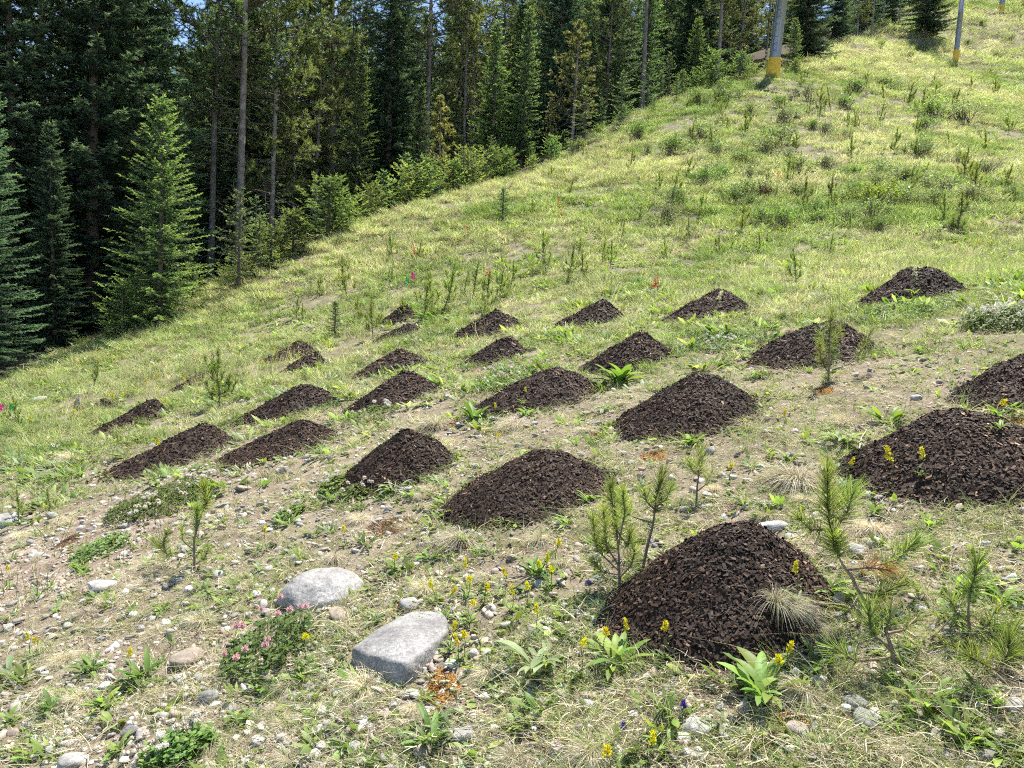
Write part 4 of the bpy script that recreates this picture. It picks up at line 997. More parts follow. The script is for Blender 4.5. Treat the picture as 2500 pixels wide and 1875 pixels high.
x, y = polar(rg, 17000, 1.6, 12); k = keep_clear(x, y, .98) & (rg.random(len(x)) < (.45+.8*lushness(x, y))*sstep(.30, .52, fbm(x/.9+9, y/.9, 37)))
lay('straw_grass', 'matted straw coloured dry grass', DR, rg, x[k], y[k], .7, 1.6, .8)
HB = [herb_tuft(630+k, 8, .02, .02, .055, .34) for k in range(5)]+[herb_tuft(640+k, 7, .015, .02, .05, .22, [np.array((.26, .31, .20)), np.array((.22, .28, .15))]) for k in range(2)]
x, y = polar(rg, 22000, 1.5, 13); L = lushness(x, y); k = keep_clear(x, y, .97) & (rg.random(len(x)) < (.12+.55*L)*sstep(.42, .58, fbm(x/.45+3, y/.45, 41)))
lay('small_herbs', 'low leafy herbs scattered through the turf', HB, rg, x[k], y[k], .7, 1.5)
def holes(x, y): return 1-.85*sstep(.60, .70, fbm(x/2.4+5, y/1.1+8, 57))*sstep(10, 14, np.hypot(x, y))
ST = []
for k in range(4):
    r3 = np.random.default_rng(690+k); mb = MB(); n = 9; b = r3.normal(0, .05, (n, 3)); b[:, 2] = -.01; c3 = mixc(r3, n, [STRAW*1.1, G2, np.array((.42, .30, .17))], [6, 3, 2])
    dd = np.stack([r3.normal(0, .22, n), r3.normal(0, .22, n), np.ones(n)], 1); L3 = r3.uniform(.2, .42, n); bd = np.stack([r3.normal(0, .15, n), r3.normal(0, .15, n), np.zeros(n)], 1)
    blades(mb, r3, b, dd, L3, .0045, bd, 4, c3, c3*1.1, 'grass'); tp = b+unit(dd)*L3[:, None]*.86+bd*L3[:, None]*.74
    for j in range(7): blades(mb, r3, tp+r3.normal(0, .006, (n, 3))+unit(dd)*(j*.012), dd+r3.normal(size=(n, 3))*.4, .025, .007, np.zeros(3), 1, c3*.9, c3*1.1, 'oval')
    ST.append(mb.mesh('seed_stalk', M_GRASS))
x, y = polar(rg, 3600, 11, 48); k = keep_clear(x, y, 1.05) & (rg.random(len(x)) < .25+.75*sstep(.4, .6, fbm(x/2+1, y/2, 59)))
lay('seed_stalks', 'tall pale grass stalks gone to seed', ST, rg, x[k], y[k], .7, 1.25, 1.0, .12)
# growth against the feet of the mounds
rx, ry = [], []
for A_, e_, H_, p_ in MO:
    m = 90; ii = rg.integers(0, len(e_), m); q_ = A_+(e_[ii]-A_)*rg.uniform(.93, 1.16, m)[:, None]; rx.append(q_[:, 0]); ry.append(q_[:, 1])
rx, ry = np.concatenate(rx), np.concatenate(ry); sel = rg.random(len(rx)) < .35+.9*sstep(.4, .6, fbm(rx/.3, ry/.3, 83)); rx, ry = rx[sel], ry[sel]
lay('mound_foot_growth', 'grass and leaves growing against the feet of the mounds', SM+DR+HB, rg, rx, ry, .9, 1.7)
# middle distance
MD = [grass_clump(650+k, 64, .12, .05, .20, .0085, 3, pal, w, .45, .55) for k, (pal, w) in enumerate([([STRAW*1.05, G2, GREY], [6, 4, 1]), ([G2, STRAW, G1], [4, 5, 2]), ([G2, STRAW, G1], [5, 3, 4]), ([G1, G2, STRAW], [3, 5, 2]), ([G1, G2, DKG*1.4], [5, 4, 3])])]
x, y = polar(rg, 19000, 4.5, 24); L = lushness(x, y); r = np.hypot(x, y); k = keep_clear(x, y, 1.14) & (rg.random(len(x)) < sstep(4.5, 13, r)*(.25+.75*L)*holes(x, y)); x, y = x[k], y[k]
lay('meadow_grass', 'sunlit yellow-green meadow grass around the seedlings', MD, rg, x, y, .7, 1.35, grow=np.clip(np.hypot(x, y)/14, .5, 1.6)**.75, patch=1.5)
MH = [herb_tuft(660+k, 24, .10, .05, .13, .30) for k in range(3)]+[herb_tuft(665, 22, .1, .05, .12, .24, [np.array((.30, .35, .22)), np.array((.24, .30, .14))])]
x, y = polar(rg, 15000, 4.5, 42); k = keep_clear(x, y, 1.1) & (rg.random(len(x)) < sstep(5, 17, np.hypot(x, y))*(.12+sstep(.38, .6, fbm(x/1.6+13, y/1.6, 43))))
lay('meadow_herbs', 'broad-leaved herbs in the middle meadow', MH, rg, x[k], y[k], .7, 1.5)
# far slope
LG = [grass_clump(670+k, 190, .42, .10, .32, .016, 2, pal, w, .4, .5) for k, (pal, w) in enumerate([([STRAW, STRAW*1.1, G2], [4, 3, 4]), ([G2, STRAW, GREY], [6, 5, 1]), ([G2*1.05, G1, STRAW], [5, 4, 3]), ([G1, G2, DKG*1.3], [5, 4, 2])])]
x, y = polar(rg, 17000, 19, 62, -45, 46); k = keep_clear(x, y, 1.1, False) & (rg.random(len(x)) < sstep(19, 24, np.hypot(x, y))*(.35+.65*sstep(.3, .55, fbm(x/3+2, y/3, 47)))*holes(x, y)); x, y = x[k], y[k]
lay('slope_grass', 'tall summer grass on the upper slope', LG, rg, x, y, .6, 1.1, .95, .1, patch=4.0)
x, y = polar(rg, 9000, 55, 230, 8, 48); k = keep_clear(x, y, 1.1, False); x, y = x[k], y[k]
lay('distant_grass', 'grass of the distant ski slope', LG, rg, x, y, 1.2, 2.6, .55, .06, patch=9.0, grow=np.clip(np.hypot(x, y)/90, .8, 1.8))
FL = [dots(680, 5, .12, .14, (.80, .78, .74), .008), dots(681, 5, .12, .15, (.75, .60, .04), .009), dots(682, 4, .12, .14, (.72, .42, .46), .008)]
x, y = polar(rg, 900, 5, 26); k = keep_clear(x, y, 1.03) & (rg.random(len(x)) < sstep(.5, .62, fbm(x/2.2+31, y/2.2, 51)))
lay('meadow_flowers', 'tiny white, yellow and pink flowers in the meadow', FL, rg, x[k], y[k], .8, 1.4)

# ---- moss patches
def moss(px0, py0, px1, py1, label, col, seed):
    c = hit((px0+px1)/2, (py0+py1)/2); d = depth(c); a = (px1-px0)/2/F*d; b0 = hit((px0+px1)/2, py1); b1 = hit((px0+px1)/2, py0); b = max(a*.5, np.hypot(*(b1-b0)[:2])/2)
    nth, nr = 40, 14; th = np.arange(nth)*2*np.pi/nth; k = 1+.5*(fbm(np.cos(th)*2+seed, np.sin(th)*2, seed)-.5)
    V = []
    for i in range(nr):
        s = i/(nr-1)*k; x = c[0]+a*s*np.cos(th); y = c[1]+b*s*np.sin(th)
        z = gz(x, y)+.016*(1-(i/(nr-1))**3)+.014*(fbm(x*40, y*40, seed)-.5)-.004-(.02 if i == nr-1 else 0); V.append(np.stack([x, y, z], 1))
    V = np.concatenate(V)-c; i = np.arange(nr-1)[:, None]*nth; j = np.arange(nth)[None]; j2 = (j+1) % nth
    T = np.concatenate([np.stack([i+j, i+j+nth, i+j2+nth], -1).reshape(-1, 3), np.stack([i+j, i+j2+nth, i+j2], -1).reshape(-1, 3)])
    mb = MB(); mb.add(V, T, col); rg2 = np.random.default_rng(seed); n = 700
    q = V[rg2.integers(0, len(V)-nth, n)]+rg2.normal(0, .006, (n, 3))*np.array([1, 1, .2])
    spikes(mb, rg2, q, rg2.normal(size=(n, 3))*.5+np.array([0, 0, 1.]), rg2.uniform(.004, .012, n), .004, np.array(col)*.8*np.ones((n, 1)), np.array(col)*1.3*np.ones((n, 1)))
    single('moss_patch', mb.mesh('moss_patch', M_MOSS), c, label=label, cat='moss', group='rusty moss patches on the soil')
Z = lambda x0, y0, k: (lambda x, y: (x0+x/k, y0+y/k))
z4 = Z(0, 600, 2.3705); z5 = Z(834, 600, 2.3705); z6 = Z(1666, 600, 2.3705); z7 = Z(0, 1200, 2.458); z8 = Z(834, 1200, 2.458); z9 = Z(1666, 1200, 2.458)
ORG = (.26, .135, .042); RUS = (.22, .115, .05); DKR = (.14, .085, .05)
for k, (f, a, b, c, d, lb, cl) in enumerate([(z8, 480, 1060, 720, 1320, 'orange moss patch at the corner of the angular granite slab', ORG), (z9, 560, 1320, 750, 1460, 'round orange moss cushion below the leafy rosette in front', ORG), (z9, 440, 1470, 620, 1560, 'thin rusty moss patch at the very bottom', RUS), (z8, 700, 300, 800, 350, 'rusty moss beside the grey tussock of the big front-row mound', ORG), (z8, 240, 650, 480, 720, 'orange moss rim behind the angular granite slab', ORG), (z6, 730, 820, 870, 870, 'orange moss below the upright seedling', ORG), (z6, 1880, 990, 1977, 1050, 'orange moss uphill of the broad flower-topped mound', ORG), (z5, 1720, 1185, 1900, 1250, 'flat orange moss in front of the big second-row mound', ORG), (z5, 1420, 1075, 1530, 1130, 'orange moss downhill of the big second-row mound', ORG), (z8, 130, 150, 460, 260, 'dark rusty moss strip behind the rounded granite boulder', DKR), (z8, 1100, 1420, 1330, 1480, 'dark rusty moss between pale bottom tussocks', DKR), (z7, 350, 260, 470, 340, 'brown moss patch below the clover patch', DKR), (z9, 1080, 600, 1230, 670, 'rusty moss under the browned pine branch', RUS), (z5, 560, 1020, 700, 1060, 'rusty moss patch uphill of the third front-row mound', RUS)]):
    p, q = f(a, b), f(c, d); moss(p[0], p[1], q[0], q[1], lb, cl, 300+k)

# ---- grass tussocks
def tussock_parts(seed, n=850, arch=.9, green=.25, lean=(0, 0), L=(.6, 1.15)):
    rg = np.random.default_rng(seed); mb = MB(); a = rg.random(n)*6.283; r = .16*np.sqrt(rg.random(n))
    base = np.stack([r*np.cos(a), r*np.sin(a), np.zeros(n)-.02], 1)
    d = np.stack([np.cos(a)*.55+rg.normal(0, .35, n)+lean[0], np.sin(a)*.55+rg.normal(0, .35, n)+lean[1], rg.uniform(.5, 1.2, n)], 1)
    c = mixc(rg, n, [STRAW*1.2, GREY*1.5, GREY*1.1, np.array((.38, .40, .17))], [5, 5, 2, 10*green])
    bd = np.stack([np.cos(a)*.2+lean[0]*.4, np.sin(a)*.2+lean[1]*.4, -arch*rg.uniform(.5, 1.15, n)], 1)
    blades(mb, rg, base, d, rg.uniform(*L, n), rg.uniform(.011, .019, n), bd, 5, c*.85, c*1.1, 'grass', vary=.3)
    return [mb.mesh('tussock', M_DRY)]
TU = [tussock_parts(700)[0], tussock_parts(701, 850, 1.0, .1)[0], tussock_parts(702, 850, .8, .4)[0], tussock_parts(703, 800, .95, .35, (-.45, -.1), (.8, 1.6))[0]]
def tussock(c0, c1, label, k, land=None):
    px = (c0[0]+c1[0])/2; p = hit(px, c1[1]-.25*(c1[1]-c0[1])); d = depth(p); w = (c1[0]-c0[0])/F*d
    single('grass_tussock', TU[k], (p[0], p[1], surf_z(p[0], p[1])), (0, -.1, px), (w*.72, w*.72, w*.66) if k != 3 else (w*.46, w*.46, w*.46), label, 'grass tussock', 'dry grass tussocks')
    if land: LM.append((p[0], p[1], land))
for f, a, b, c, d, lb, k in [(z8, 560, 140, 890, 360, 'wide grey tussock at the foot of the big front-row mound', 1), (z8, 1090, 170, 1290, 340, 'straw tussock on the uphill foot of the big front-row mound', 0), (z6, 450, 1255, 870, 1400, 'wide grey-white tussock downhill of the broad flower-topped mound', 1), (z9, 330, 590, 790, 930, 'big arching tussock spilling over the frontmost mound', 3), (z8, 1330, 1400, 1660, 1640, 'round pale tussock at the bottom beside the pinkish rock', 0), (z8, 910, 1460, 1190, 1660, 'pale tussock at the bottom behind a green blade', 2), (z8, 770, 880, 1000, 1170, 'grey tussock beside the angular granite slab', 1), (z6, 570, 440, 700, 520, 'small white tussock downhill of the mound behind the upright seedling', 1), (z6, 60, 660, 210, 740, 'pale tussock uphill of the big second-row mound', 0), (z5, 890, 960, 1120, 1080, 'matted tussock in front of the mound with the yellow stalk', 1), (z5, 1350, 1000, 1480, 1100, 'grey tussock on the downhill foot of the big second-row mound', 1), (z5, 420, 960, 680, 1080, 'straw tussock uphill of the third front-row mound', 0), (z5, 640, 780, 800, 850, 'low straw tussock between second-row and third-row mounds', 2), (z7, 300, 900, 480, 1060, 'thin straw tussock among weeds on the open gravel', 2), (z7, 1110, 1330, 1280, 1470, 'fine straw tussock behind the white clover', 0), (z7, 1100, 700, 1330, 820, 'matted straw tussock in front of the thin pine sapling', 2), (z7, 260, 1130, 400, 1300, 'feathery straw tussock beside the dark leafy weeds', 2), (z9, 820, 700, 1000, 900, 'dry tussock under the bent pine stem', 0), (z9, 560, 1060, 900, 1250, 'grey matted tussock in front of the leafy rosette', 1), (z9, 1020, 160, 1280, 260, 'dry tussock behind the long-needled pine seedling', 1), (z8, 1760, 1300, 1900, 1420, 'small dry tussock beside the pale bone-like stick', 1), (z6, 1010, 190, 1100, 330, 'grey tussock on the downhill end of the highest mound', 0), (z6, 850, 960, 1060, 1060, 'straw tussock before the green tall grass', 2), (z8, 0, 1050, 300, 1230, 'wispy tussock in front of the angular granite slab', 2), (z4, 330, 1180, 520, 1260, 'straw tussock on the gravel below the lowest mounds', 2)]:
    tussock(f(a, b), f(c, d), lb, k)

r5 = np.random.default_rng(750); nt_ = 0
while nt_ < 70:
    r = math.exp(r5.uniform(math.log(1.9), math.log(7))); a = R(r5.uniform(-35, 35)); x, y = r*math.sin(a), r*math.cos(a)
    if mound_s(np.array([x]), np.array([y]))[0] < 1.12 or any((x-q[0])**2+(y-q[1])**2 < (q[2]+.03)**2 for q in ROCKS): continue
    w = r5.uniform(.07, .15); kk = int(r5.integers(3))
    single('grass_tussock', TU[kk], (x, y, gz1(x, y)), (0, -.1, r5.random()*6), (w*.8, w*.8, w*.75), where(x, y, ['small straw tussock', 'small grey tussock', 'small greenish tussock'][kk], (['thin straw tussock', 'thin grey tussock', 'thin greenish tussock'][kk], ['low straw tussock', 'low grey tussock', 'low greenish tussock'][kk])), 'grass tussock', 'dry grass tussocks'); nt_ += 1

# ---- leafy rosettes and goldenrods: leaves are parts
def leaf_mesh(seed, col, asp, curl, prof='leaf'):
    rg = np.random.default_rng(seed); mb = MB()
    blades(mb, rg, [(0, 0, 0)], [(0, .35, 1)], 1.0, asp, [(0, .25, -curl)], 7, np.array(col)*.85, np.array(col)*1.1, prof, side=np.array([[1., 0, 0]]), fold=.3, vary=.05)
    return mb.mesh('leaf', M_LEAF, True)
LEAVES = [leaf_mesh(1, (.15, .25, .06), .15, .25), leaf_mesh(2, (.18, .28, .06), .17, .35), leaf_mesh(3, (.13, .22, .055), .16, .15), leaf_mesh(4, (.23, .29, .15), .15, .45), leaf_mesh(5, (.21, .31, .06), .20, .3, 'oval')]
DARKS = [0, 2]; BRIGHT = [1, 4]; SILVER = [3]
def put_leaf(t, rg, kind, L, az, lean, base=(0, 0, 0)):
    o = obj('leaf', LEAVES[int(rg.choice(kind))], t); o.location = base; o.rotation_euler = Euler((-lean, 0, az), 'XYZ'); o.scale = (L*rg.uniform(.85, 1.15), L, L)
    return o
def rosette(px, py, hpx, n, kind, label, seed, group='leafy rosettes on the stony soil', name='leafy_plant', land=None):
    rg = np.random.default_rng(seed); p = hit_m(px, py); d = depth(p); h = hpx/2.4/F*d*1.75
    t = thing(name, (p[0], p[1], surf_z(p[0], p[1])-.005), rg.random()*6, 1, label, 'leafy plant', group)
    for k in range(int(n*1.3)+1):
        a = k*2.4+rg.normal()*.3; put_leaf(t, rg, kind, h*rg.uniform(.6, 1.15), a, rg.uniform(.05, .8), (rg.normal()*.1*h, rg.normal()*.1*h, 0))
    if land: LM.append((p[0], p[1], land))
ROS = [(z8, 520, 1530, 150, 16, DARKS, 'dense dark green rosette behind the blocky pale rock'), (z8, 1200, 1070, 200, 14, SILVER, 'pale silvery broad-leaved rosette in front of the flower stand'), (z8, 1640, 1050, 170, 14, BRIGHT, 'bright upright rosette at the downhill foot of the frontmost mound'), (z9, 500, 1240, 220, 15, BRIGHT, 'big upright leafy clump at the uphill foot of the frontmost mound'), (z9, 760, 1100, 90, 6, BRIGHT, 'small bright rosette beside the big leafy clump'), (z9, 250, 1400, 110, 8, SILVER, 'sprawling pale rosette beside the oval pale rock'), (z9, 1460, 1280, 150, 8, BRIGHT, 'loose bright rosette on the uphill edge'), (z9, 1760, 1230, 110, 16, DARKS, 'dense dark rosette below the drooping pine branch'), (z9, 1470, 220, 100, 9, BRIGHT, 'yellow-green rosette at the foot of the broad flower-topped mound'), (z9, 1160, 140, 70, 12, DARKS, 'leafy sprig cluster on the edge of the broad flower-topped mound'), (z9, 1460, 640, 100, 7, BRIGHT, 'upright herb beside the low white rock'), (z9, 1920, 660, 110, 10, BRIGHT, 'bright leafy herb at the uphill frame edge'), (z9, 880, 590, 120, 6, BRIGHT, 'tall leaves at the uphill side of the frontmost mound'), (z8, 540, 410, 90, 8, BRIGHT, 'upright rosette in front of the wide grey tussock'), (z8, 820, 380, 70, 8, DARKS, 'low dark rosette below the big front-row mound'), (z8, 920, 370, 65, 7, DARKS, 'dark leafy sprig below the big front-row mound'), (z8, 1160, 500, 110, 16, DARKS, 'dense dark green clump with yellow stalks beside the mound foot'), (z8, 110, 720, 55, 8, BRIGHT, 'bright rosette between boulder and slab'), (z8, 210, 790, 70, 12, SILVER, 'grey-green rosette beside the slab top'), (z8, 1440, 1130, 90, 7, SILVER, 'lone upright pale leaf cluster beside goldenrods'), (z8, 1060, 1160, 80, 9, SILVER, 'grey-green sprawling leaves in front of the silvery rosette'), (z8, 1270, 1260, 60, 8, BRIGHT, 'round-leaved bright herb in the front gravel'), (z8, 20, 1540, 90, 10, SILVER, 'leafy plant cut across the bottom gravel'), (z8, 890, 1640, 110, 3, BRIGHT, 'single broad bright blade at the very bottom'), (z8, 1960, 1560, 110, 7, BRIGHT, 'upright leaves beside the bottom goldenrod'), (z8, 1760, 1640, 100, 12, SILVER, 'pale leafy clump at the bottom edge'), (z7, 60, 1130, 150, 16, SILVER, 'grey-green clump under yellow flowers at the edge of the gravel'), (z7, 380, 640, 60, 8, SILVER, 'pale weed beside the whitish smooth rock'), (z7, 240, 640, 50, 8, DARKS, 'small weed in front of the yellow-flowered stalk'), (z7, 960, 720, 55, 9, BRIGHT, 'bright small rosette on the mid gravel'), (z7, 640, 840, 55, 9, SILVER, 'grey-green sprig in the middle of the gravel'), (z7, 530, 1080, 90, 16, DARKS, 'dark shiny leafy weed before the tan wedge rock'), (z7, 850, 1130, 110, 18, DARKS, 'dense dark leaves downhill of the grey banded rock'), (z7, 330, 1320, 90, 16, DARKS, 'broad dark clump of weeds low on the gravel'), (z7, 620, 1300, 90, 16, BRIGHT, 'tangled leafy weeds before the grassy stalks'), (z7, 230, 1460, 60, 9, SILVER, 'grey-green leaves on the bottom gravel'), (z7, 180, 1600, 70, 12, BRIGHT, 'leafy clump beside the pale bottom rock'), (z7, 720, 1560, 90, 12, BRIGHT, 'bright leafy stems downhill of the white clover'), (z7, 1440, 1380, 80, 12, BRIGHT, 'broad leaves uphill of the white clover'), (z7, 1560, 1240, 90, 14, DARKS, 'dark leafy tuft in front of the pink clover'), (z7, 1720, 1200, 60, 8, DARKS, 'small dark leaves beside the pink clover'), (z7, 40, 1400, 70, 4, BRIGHT, 'two broad leaves at the downhill frame edge'), (z7, 1990, 1440, 70, 9, SILVER, 'grey sprig on the gravel in front of the slab'), (z7, 1560, 480, 70, 12, SILVER, 'grey-green tall weeds behind the rounded boulder'), (z7, 1690, 190, 60, 12, DARKS, 'dark leafy tuft behind the rounded boulder'), (z7, 2000, 60, 60, 14, DARKS, 'dark weeds in front of the third front-row mound'), (z7, 480, 470, 50, 14, BRIGHT, 'bright grassy weeds below the clover patch'), (z6, 60, 1150, 70, 24, BRIGHT, 'cushion of bright green herbs in front of the big second-row mound'), (z5, 1610, 800, 110, 26, BRIGHT, 'bright green leafy clump between second and third row mounds'), (z5, 1540, 950, 70, 18, SILVER, 'silver-white leafy rosette downhill of the big second-row mound'), (z6, 930, 1140, 110, 14, SILVER, 'broad grey-green clump downhill of the broad flower-topped mound'), (z6, 1180, 1020, 100, 8, BRIGHT, 'round-leaved plant among the tall grass'), (z6, 400, 1290, 60, 12, DARKS, 'dark leafy herbs behind the frontmost mound'), (z6, 620, 1240, 80, 14, SILVER, 'grey leaves behind the wide grey-white tussock'), (z6, 1830, 990, 70, 10, BRIGHT, 'leafy plant between the broad mound and the cut-off mound'), (z6, 1920, 950, 60, 8, BRIGHT, 'sprig at the foot of the cut-off mound'), (z6, 1390, 620, 60, 9, BRIGHT, 'bright sprig uphill of the upright seedling'), (z6, 420, 760, 60, 12, SILVER, 'silvery leaves at the foot of the mound behind the seedling'), (z5, 760, 1010, 90, 16, DARKS, 'dark clump downhill of the mound with the yellow stalk'), (z5, 1070, 980, 60, 10, BRIGHT, 'bright leaves in front of the mound with the yellow stalk'), (z5, 300, 1420, 80, 18, SILVER, 'grey-green weeds below the third front-row mound'), (z5, 560, 1380, 70, 16, SILVER, 'weeds between the third and second front-row mounds'), (z5, 1420, 1480, 70, 14, BRIGHT, 'leafy weeds on the uphill foot of the big front-row mound'), (z8, 1350, 200, 60, 14, BRIGHT, 'bright leafy tuft behind the dense dark clump'), (z5, 940, 1600, 40, 4, BRIGHT, 'tiny bright sprig on the big front-row mound'), (z8, 1910, 1060, 55, 5, BRIGHT, 'small sprig on the frontmost mound'), (z9, 1280, 1420, 80, 14, BRIGHT, 'rounded leaves in front of the lower grey rock'), (z9, 690, 1500, 70, 8, SILVER, 'clover-like leaves beside the moss cushion'), (z9, 1720, 1520, 110, 22, BRIGHT, 'spreading strawberry leaves at the bottom corner'), (z9, 1960, 1600, 130, 18, BRIGHT, 'long grassy leaves at the corner of the frame'), (z9, 1180, 1140, 60, 8, SILVER, 'grey-green rosette at the base of the bent pine'), (z9, 540, 1640, 80, 10, SILVER, 'pale leaves at the bottom beside the white angular rock'), (z9, 1880, 1300, 100, 14, BRIGHT, 'leafy stems below the dark uphill rosette')]
for i, (f, a, b, h, n, kd, lb) in enumerate(ROS):
    q = f(a, b); rosette(q[0], q[1], h, n, kd, lb, 800+i)

WEED = [herb_tuft(2900+k, [9, 12, 7, 14][k], .014, .05, .10, [.22, .26, .3, .18][k], [[G1*.9, G1, G2*.85], [G1*.75, G1*.9], [G2*.9, G1], [np.array((.27, .32, .19)), np.array((.22, .28, .15))]][k], 1.2) for k in range(4)]
WNAME = ['narrow-leaved green weed', 'dark green weed', 'broad bright weed', 'grey-green weed']
r4 = np.random.default_rng(2950); nw = 0
while nw < 230:
    r = math.exp(r4.uniform(math.log(1.9), math.log(7))); a = R(r4.uniform(-35, 35)); x, y = r*math.sin(a), r*math.cos(a)
    if mound_s(np.array([x]), np.array([y]))[0] < 1.0 or any((x-q[0])**2+(y-q[1])**2 < q[2]**2 for q in ROCKS): continue
    k = int(r4.integers(4)); sz = r4.uniform(.55, 1.25)
    single('small_weed', WEED[k], (x, y, gz1(x, y)), (0, -.1, r4.random()*6.28), sz, where(x, y, WNAME[k], ('small '+WNAME[k], 'low '+WNAME[k], 'lone '+WNAME[k])), 'weed', 'small weeds between the mounds'); nw += 1

def head_mesh(seed, col, L=.035, r=.011):
    rg = np.random.default_rng(seed); mb = MB(); n = 90; z = rg.random(n)*L; a = rg.random(n)*6.28; rr = r*(1-.55*z/L)*rg.uniform(.3, 1, n)
    p = np.stack([rr*np.cos(a), rr*np.sin(a), z], 1); d = p*np.array([1, 1, 0])*60+np.array([0, 0, .5])+rg.normal(size=(n, 3))*.3
    blades(mb, rg, p, d, rg.uniform(.006, .011, n), .006, np.zeros(3), 2, np.array(col)*.85, np.array(col), 'oval', vary=.2)
    return mb.mesh('flower_head', M_PETAL)
HEADS = [head_mesh(1, (.76, .70, .03)), head_mesh(2, (.74, .66, .02), .028, .014), head_mesh(3, (.72, .66, .04), .045, .009)]
def stem_mesh(h, seed, col=(.16, .17, .06), r=.0016):
    rg = np.random.default_rng(seed); z = np.linspace(0, h, 6); o = np.cumsum(rg.normal(0, .004, (6, 2)), 0); o -= o[0]
    mb = MB(); tube(mb, np.stack([o[:, 0], o[:, 1], z], 1), np.linspace(r, r*.6, 6), col, 5); return mb.mesh('stem', M_LEAF, True), np.r_[o[-1], h]
def goldenrod(hx, hy, label, seed, h=None, big=1.0, lf=True, name='goldenrod_plant', heads=HEADS, group='yellow flowering goldenrods'):
    rg = np.random.default_rng(seed); h = h or rg.uniform(.10, .15)
    p = hit_m(hx, hy+h*F/3.0)
    for _ in range(4):
        d = depth(p); p = hit_m(hx, hy+.93*h*F/d)
    t = thing(name, (p[0], p[1], surf_z(p[0], p[1])-.004), 0, 1, label, 'wildflower', group)
    sm, top = stem_mesh(h, seed); obj('stem', sm, t)
    o = obj('flower_head', heads[seed % len(heads)], t); o.location = (top[0], top[1], top[2]-.03*big); o.scale = (.9*big, .9*big, 1.0*big); o.rotation_euler = (rg.normal()*.2, rg.normal()*.2, rg.random()*6)
    if lf:
        for k in range(7): put_leaf(t, rg, BRIGHT+DARKS, h*rg.uniform(.4, .62), k*2.4, rg.uniform(.25, .8), (0, 0, h*rg.uniform(0, .12)))
        for k in range(3): put_leaf(t, rg, BRIGHT, h*.2, k*2.1+1, .6, (0, 0, h*(.35+.14*k)))
GOLD = [(z8, *q) for q in [(305, 375), (750, 430), (975, 470), (1290, 290), (1220, 385), (1180, 420), (1250, 450), (555, 560), (665, 580), (848, 560), (1025, 580), (1115, 560), (768, 635), (1165, 700), (650, 790), (735, 835), (690, 885), (1445, 890), (1565, 810), (1720, 800), (1948, 800), (1635, 1520), (1855, 1450), (18, 210), (745, 500)]] + [(z9, *q) for q in [(690, 455), (615, 905), (575, 985)]] + [(z7, *q) for q in [(40, 460), (1590, 220), (200, 870), (175, 855), (780, 965), (1830, 850)]] + [(z6, *q) for q in [(940, 1240), (585, 960), (265, 1260), (1020, 380), (740, 360), (1840, 900)]] + [(z5, *q) for q in [(880, 920), (1050, 830), (890, 1085)]]
for i, (f, a, b) in enumerate(GOLD):
    q = f(a, b); p = hit_m(q[0], q[1]+90)
    goldenrod(q[0], q[1], where(p[0], p[1], ['slim yellow goldenrod', 'stout yellow goldenrod', 'tall yellow goldenrod'][i % 3], ('yellow-headed goldenrod', 'leafy yellow goldenrod')), 1000+i)
q = z6(1385, 1200); goldenrod(q[0], q[1], 'lone orange-yellow flower rising from the broad mound', 1103, .12, 1.2)
for i, (f, a, b, lb) in enumerate([(z6, 1345, 150, 'cream flower spike in front of the highest mound'), (z6, 203, 290, 'white flower spike on the sharp back-row mound'), (z6, 1085, 120, 'cream flower spike in the grass behind the upright seedling')]):
    q = f(a, b); goldenrod(q[0], q[1], lb, 1200+i, .26, 2.0, True, 'flower_spike', [head_mesh(9, (.75, .76, .50), .05, .012)], 'pale flower spikes')
RED = [head_mesh(11, (.55, .10, .07), .05, .02)]
for i, (x, y) in enumerate([(1362, 495), (1368, 520), (1190, 665), (1600, 690), (1140, 560), (1905, 345), (2240, 350), (1865, 470), (1900, 430), (1010, 612)]):
    p = hit(x, y+30); goldenrod(x, y, where(p[0], p[1], 'small red paintbrush flower', ('dull red flower stalk',)), 1300+i, .22, 2.2+.08*depth(p), False, 'red_flower', RED, 'red flowers in the meadow')
for i, (x, y) in enumerate([(354, 930), (382, 912), (262, 962), (275, 965), (300, 960), (383, 1075), (405, 975), (450, 925), (640, 880), (670, 855), (790, 830), (800, 835), (2180, 1110), (2090, 590), (2080, 600), (1730, 650), (1640, 730), (2390, 585), (2400, 600), (2420, 590), (180, 1000), (75, 1020)]):
    p = hit(x, y+18); goldenrod(x, y, where(p[0], p[1], 'far yellow wildflower', ('small yellow wildflower', 'tiny yellow wildflower')), 1400+i, .16, 1.3+.05*depth(p), False, 'yellow_wildflower', HEADS, 'yellow wildflowers farther up the meadow')
# purple flowers
PUR = [head_mesh(13, (.36, .26, .62), .012, .014)]; BLU = [head_mesh(14, (.12, .07, .42), .022, .010)]
for i, (f, a, b, H, lb) in enumerate([(z8, 1472, 505, PUR, 'lilac aster beside the frontmost mound'), (z8, 1705, 1380, BLU, 'deep violet bellflower beside the pale stick'), (z9, 20, 1250, BLU, 'violet bellflower below the frontmost mound')]):
    q = f(a, b); goldenrod(q[0], q[1], lb, 1500+i, .10 if i == 0 else .05, 1.0, i == 0, 'purple_flower', H, 'purple flowers')

